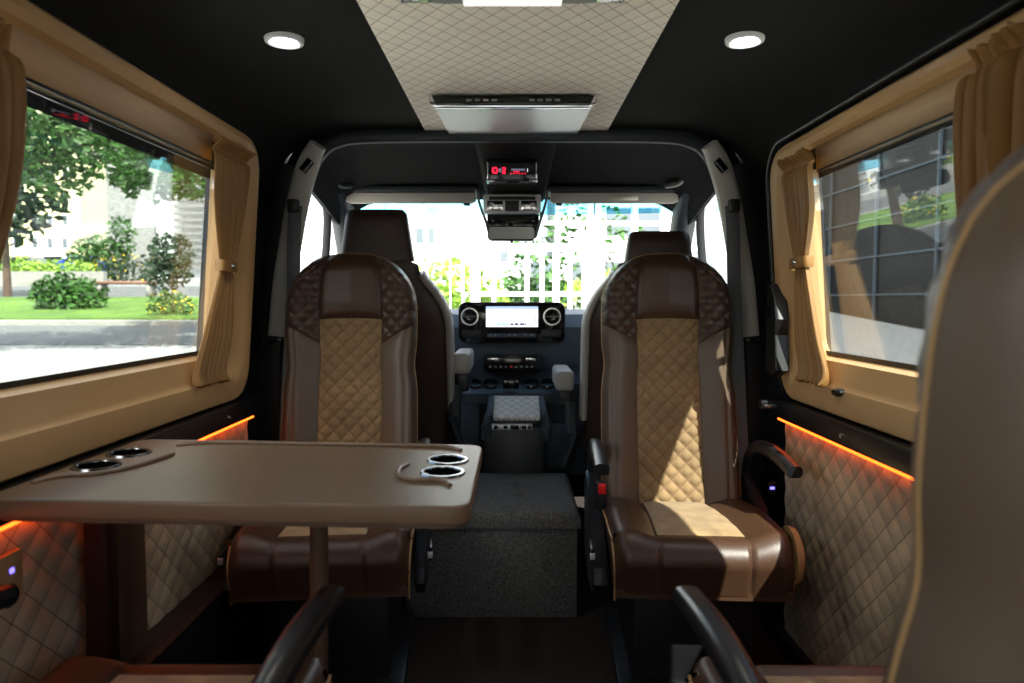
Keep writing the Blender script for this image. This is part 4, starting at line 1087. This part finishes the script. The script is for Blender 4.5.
# right: dark glass facade with white mullions, a grass bank and a lit sign wall
t = thing('glass_facade', 'dark glass facade with white mullions outside the right window', 'building', (9.5, 14, G(0, 10)-.3))
obj('facade_glass', bx(0, 4, -11, 16, 0, 9), M['pane_d'], t, smooth=False)
for z in (.5, 1.5, 2.5, 3.5, 4.5, 5.5, 6.5): obj('crossbar', bx(-.05, 0, -11, 16, z, z+.04), M['navy_l'], t, smooth=False)
for k in range(10): obj('upright', bx(-.07, 0, -9+k*2.6, -8.96+k*2.6, 0, 9), M['navy_l'], t, smooth=False)
bm = bx(0, .2, .2, 3.4, 0, 3.3)
t = thing('sign_wall', 'white wall with faint pale lettering outside the right cab door', 'wall', (3.3, 9.2, G(0, 9)))
obj('wall_face', bm, M['white_w'], t, smooth=False)
# lettering: ends of two printed lines, read at the right cab window
p = at(716, 217, 9.0)
add_text('lettering', '-TO', .16, M['sign_txt'], t, (-.004, .0, 0), (PI/2, 0, -PI/2), .002)
add_text('lettering', 'OU.', .14, M['sign_txt'], t, (-.004, .0, 0), (PI/2, 0, -PI/2), .002)
tx = [o for o in t.children if o.name.startswith('lettering')]
# place where the sight line over the right cab window meets the wall
def on_x(px, py, X):
    r = at(px, py, 1.0); k = X/r.x; return Vector((X, k, H+(r.z-H)*k))
for o, (px, py) in zip(tx, ((718, 220), (717, 209))):
    q = on_x(px, py, 3.296); o.location = q-Vector((3.3, 9.2, G(0, 9)))

# ------------------------------------------------------------------ light
w = bpy.data.worlds.new('World'); bpy.context.scene.world = w; w.use_nodes = True
nt = w.node_tree; nt.nodes.clear()
sky = nt.nodes.new('ShaderNodeTexSky'); sky.sky_type = 'NISHITA'; sky.sun_disc = False
sky.sun_elevation = math.radians(48); sky.sun_rotation = math.radians(200); sky.dust_density = 3; sky.air_density = 1; sky.ozone_density = 1
mx = nt.nodes.new('ShaderNodeMix'); mx.data_type = 'RGBA'; mx.inputs[0].default_value = .6
nt.links.new(sky.outputs[0], mx.inputs[6]); mx.inputs[7].default_value = (1.6, 1.65, 1.7, 1)
bg = nt.nodes.new('ShaderNodeBackground'); bg.inputs[1].default_value = .95
ou = nt.nodes.new('ShaderNodeOutputWorld'); nt.links.new(mx.outputs[2], bg.inputs[0]); nt.links.new(bg.outputs[0], ou.inputs[0])
sun = bpy.data.lights.new('sun', 'SUN'); sun.energy = 14.5; sun.angle = math.radians(.6); sun.color = (1, .95, .86)
so = bpy.data.objects.new('sun', sun); C.objects.link(so)
d = Vector((-.45, .75, -1.0)).normalized(); so.rotation_euler = d.to_track_quat('-Z', 'Y').to_euler()

cam = bpy.data.cameras.new('camera'); co = bpy.data.objects.new('camera', cam); C.objects.link(co)
cam.sensor_width = 36; cam.lens = 36*F/1024; cam.clip_start = .02; cam.clip_end = 500
co.location = (0, 0, H); co.rotation_euler = (PI/2-TH, 0, PS)
co.rotation_euler = (PI/2-TH, 0, -PS if False else PS)
cam.dof.use_dof = True; cam.dof.focus_distance = 2.3; cam.dof.aperture_fstop = 3.2
sc = bpy.context.scene; sc.camera = co
sc.view_settings.view_transform = 'Standard'; sc.view_settings.look = 'None'; sc.view_settings.gamma = 1
sc.view_settings.use_curve_mapping = False; sc.view_settings.exposure = 0.42
cy = sc.cycles; cy.use_denoising = True; cy.max_bounces = 10; cy.diffuse_bounces = 5; cy.glossy_bounces = 4; cy.transparent_max_bounces = 16
cy.caustics_reflective = False; cy.caustics_refractive = False; cy.sample_clamp_indirect = 6
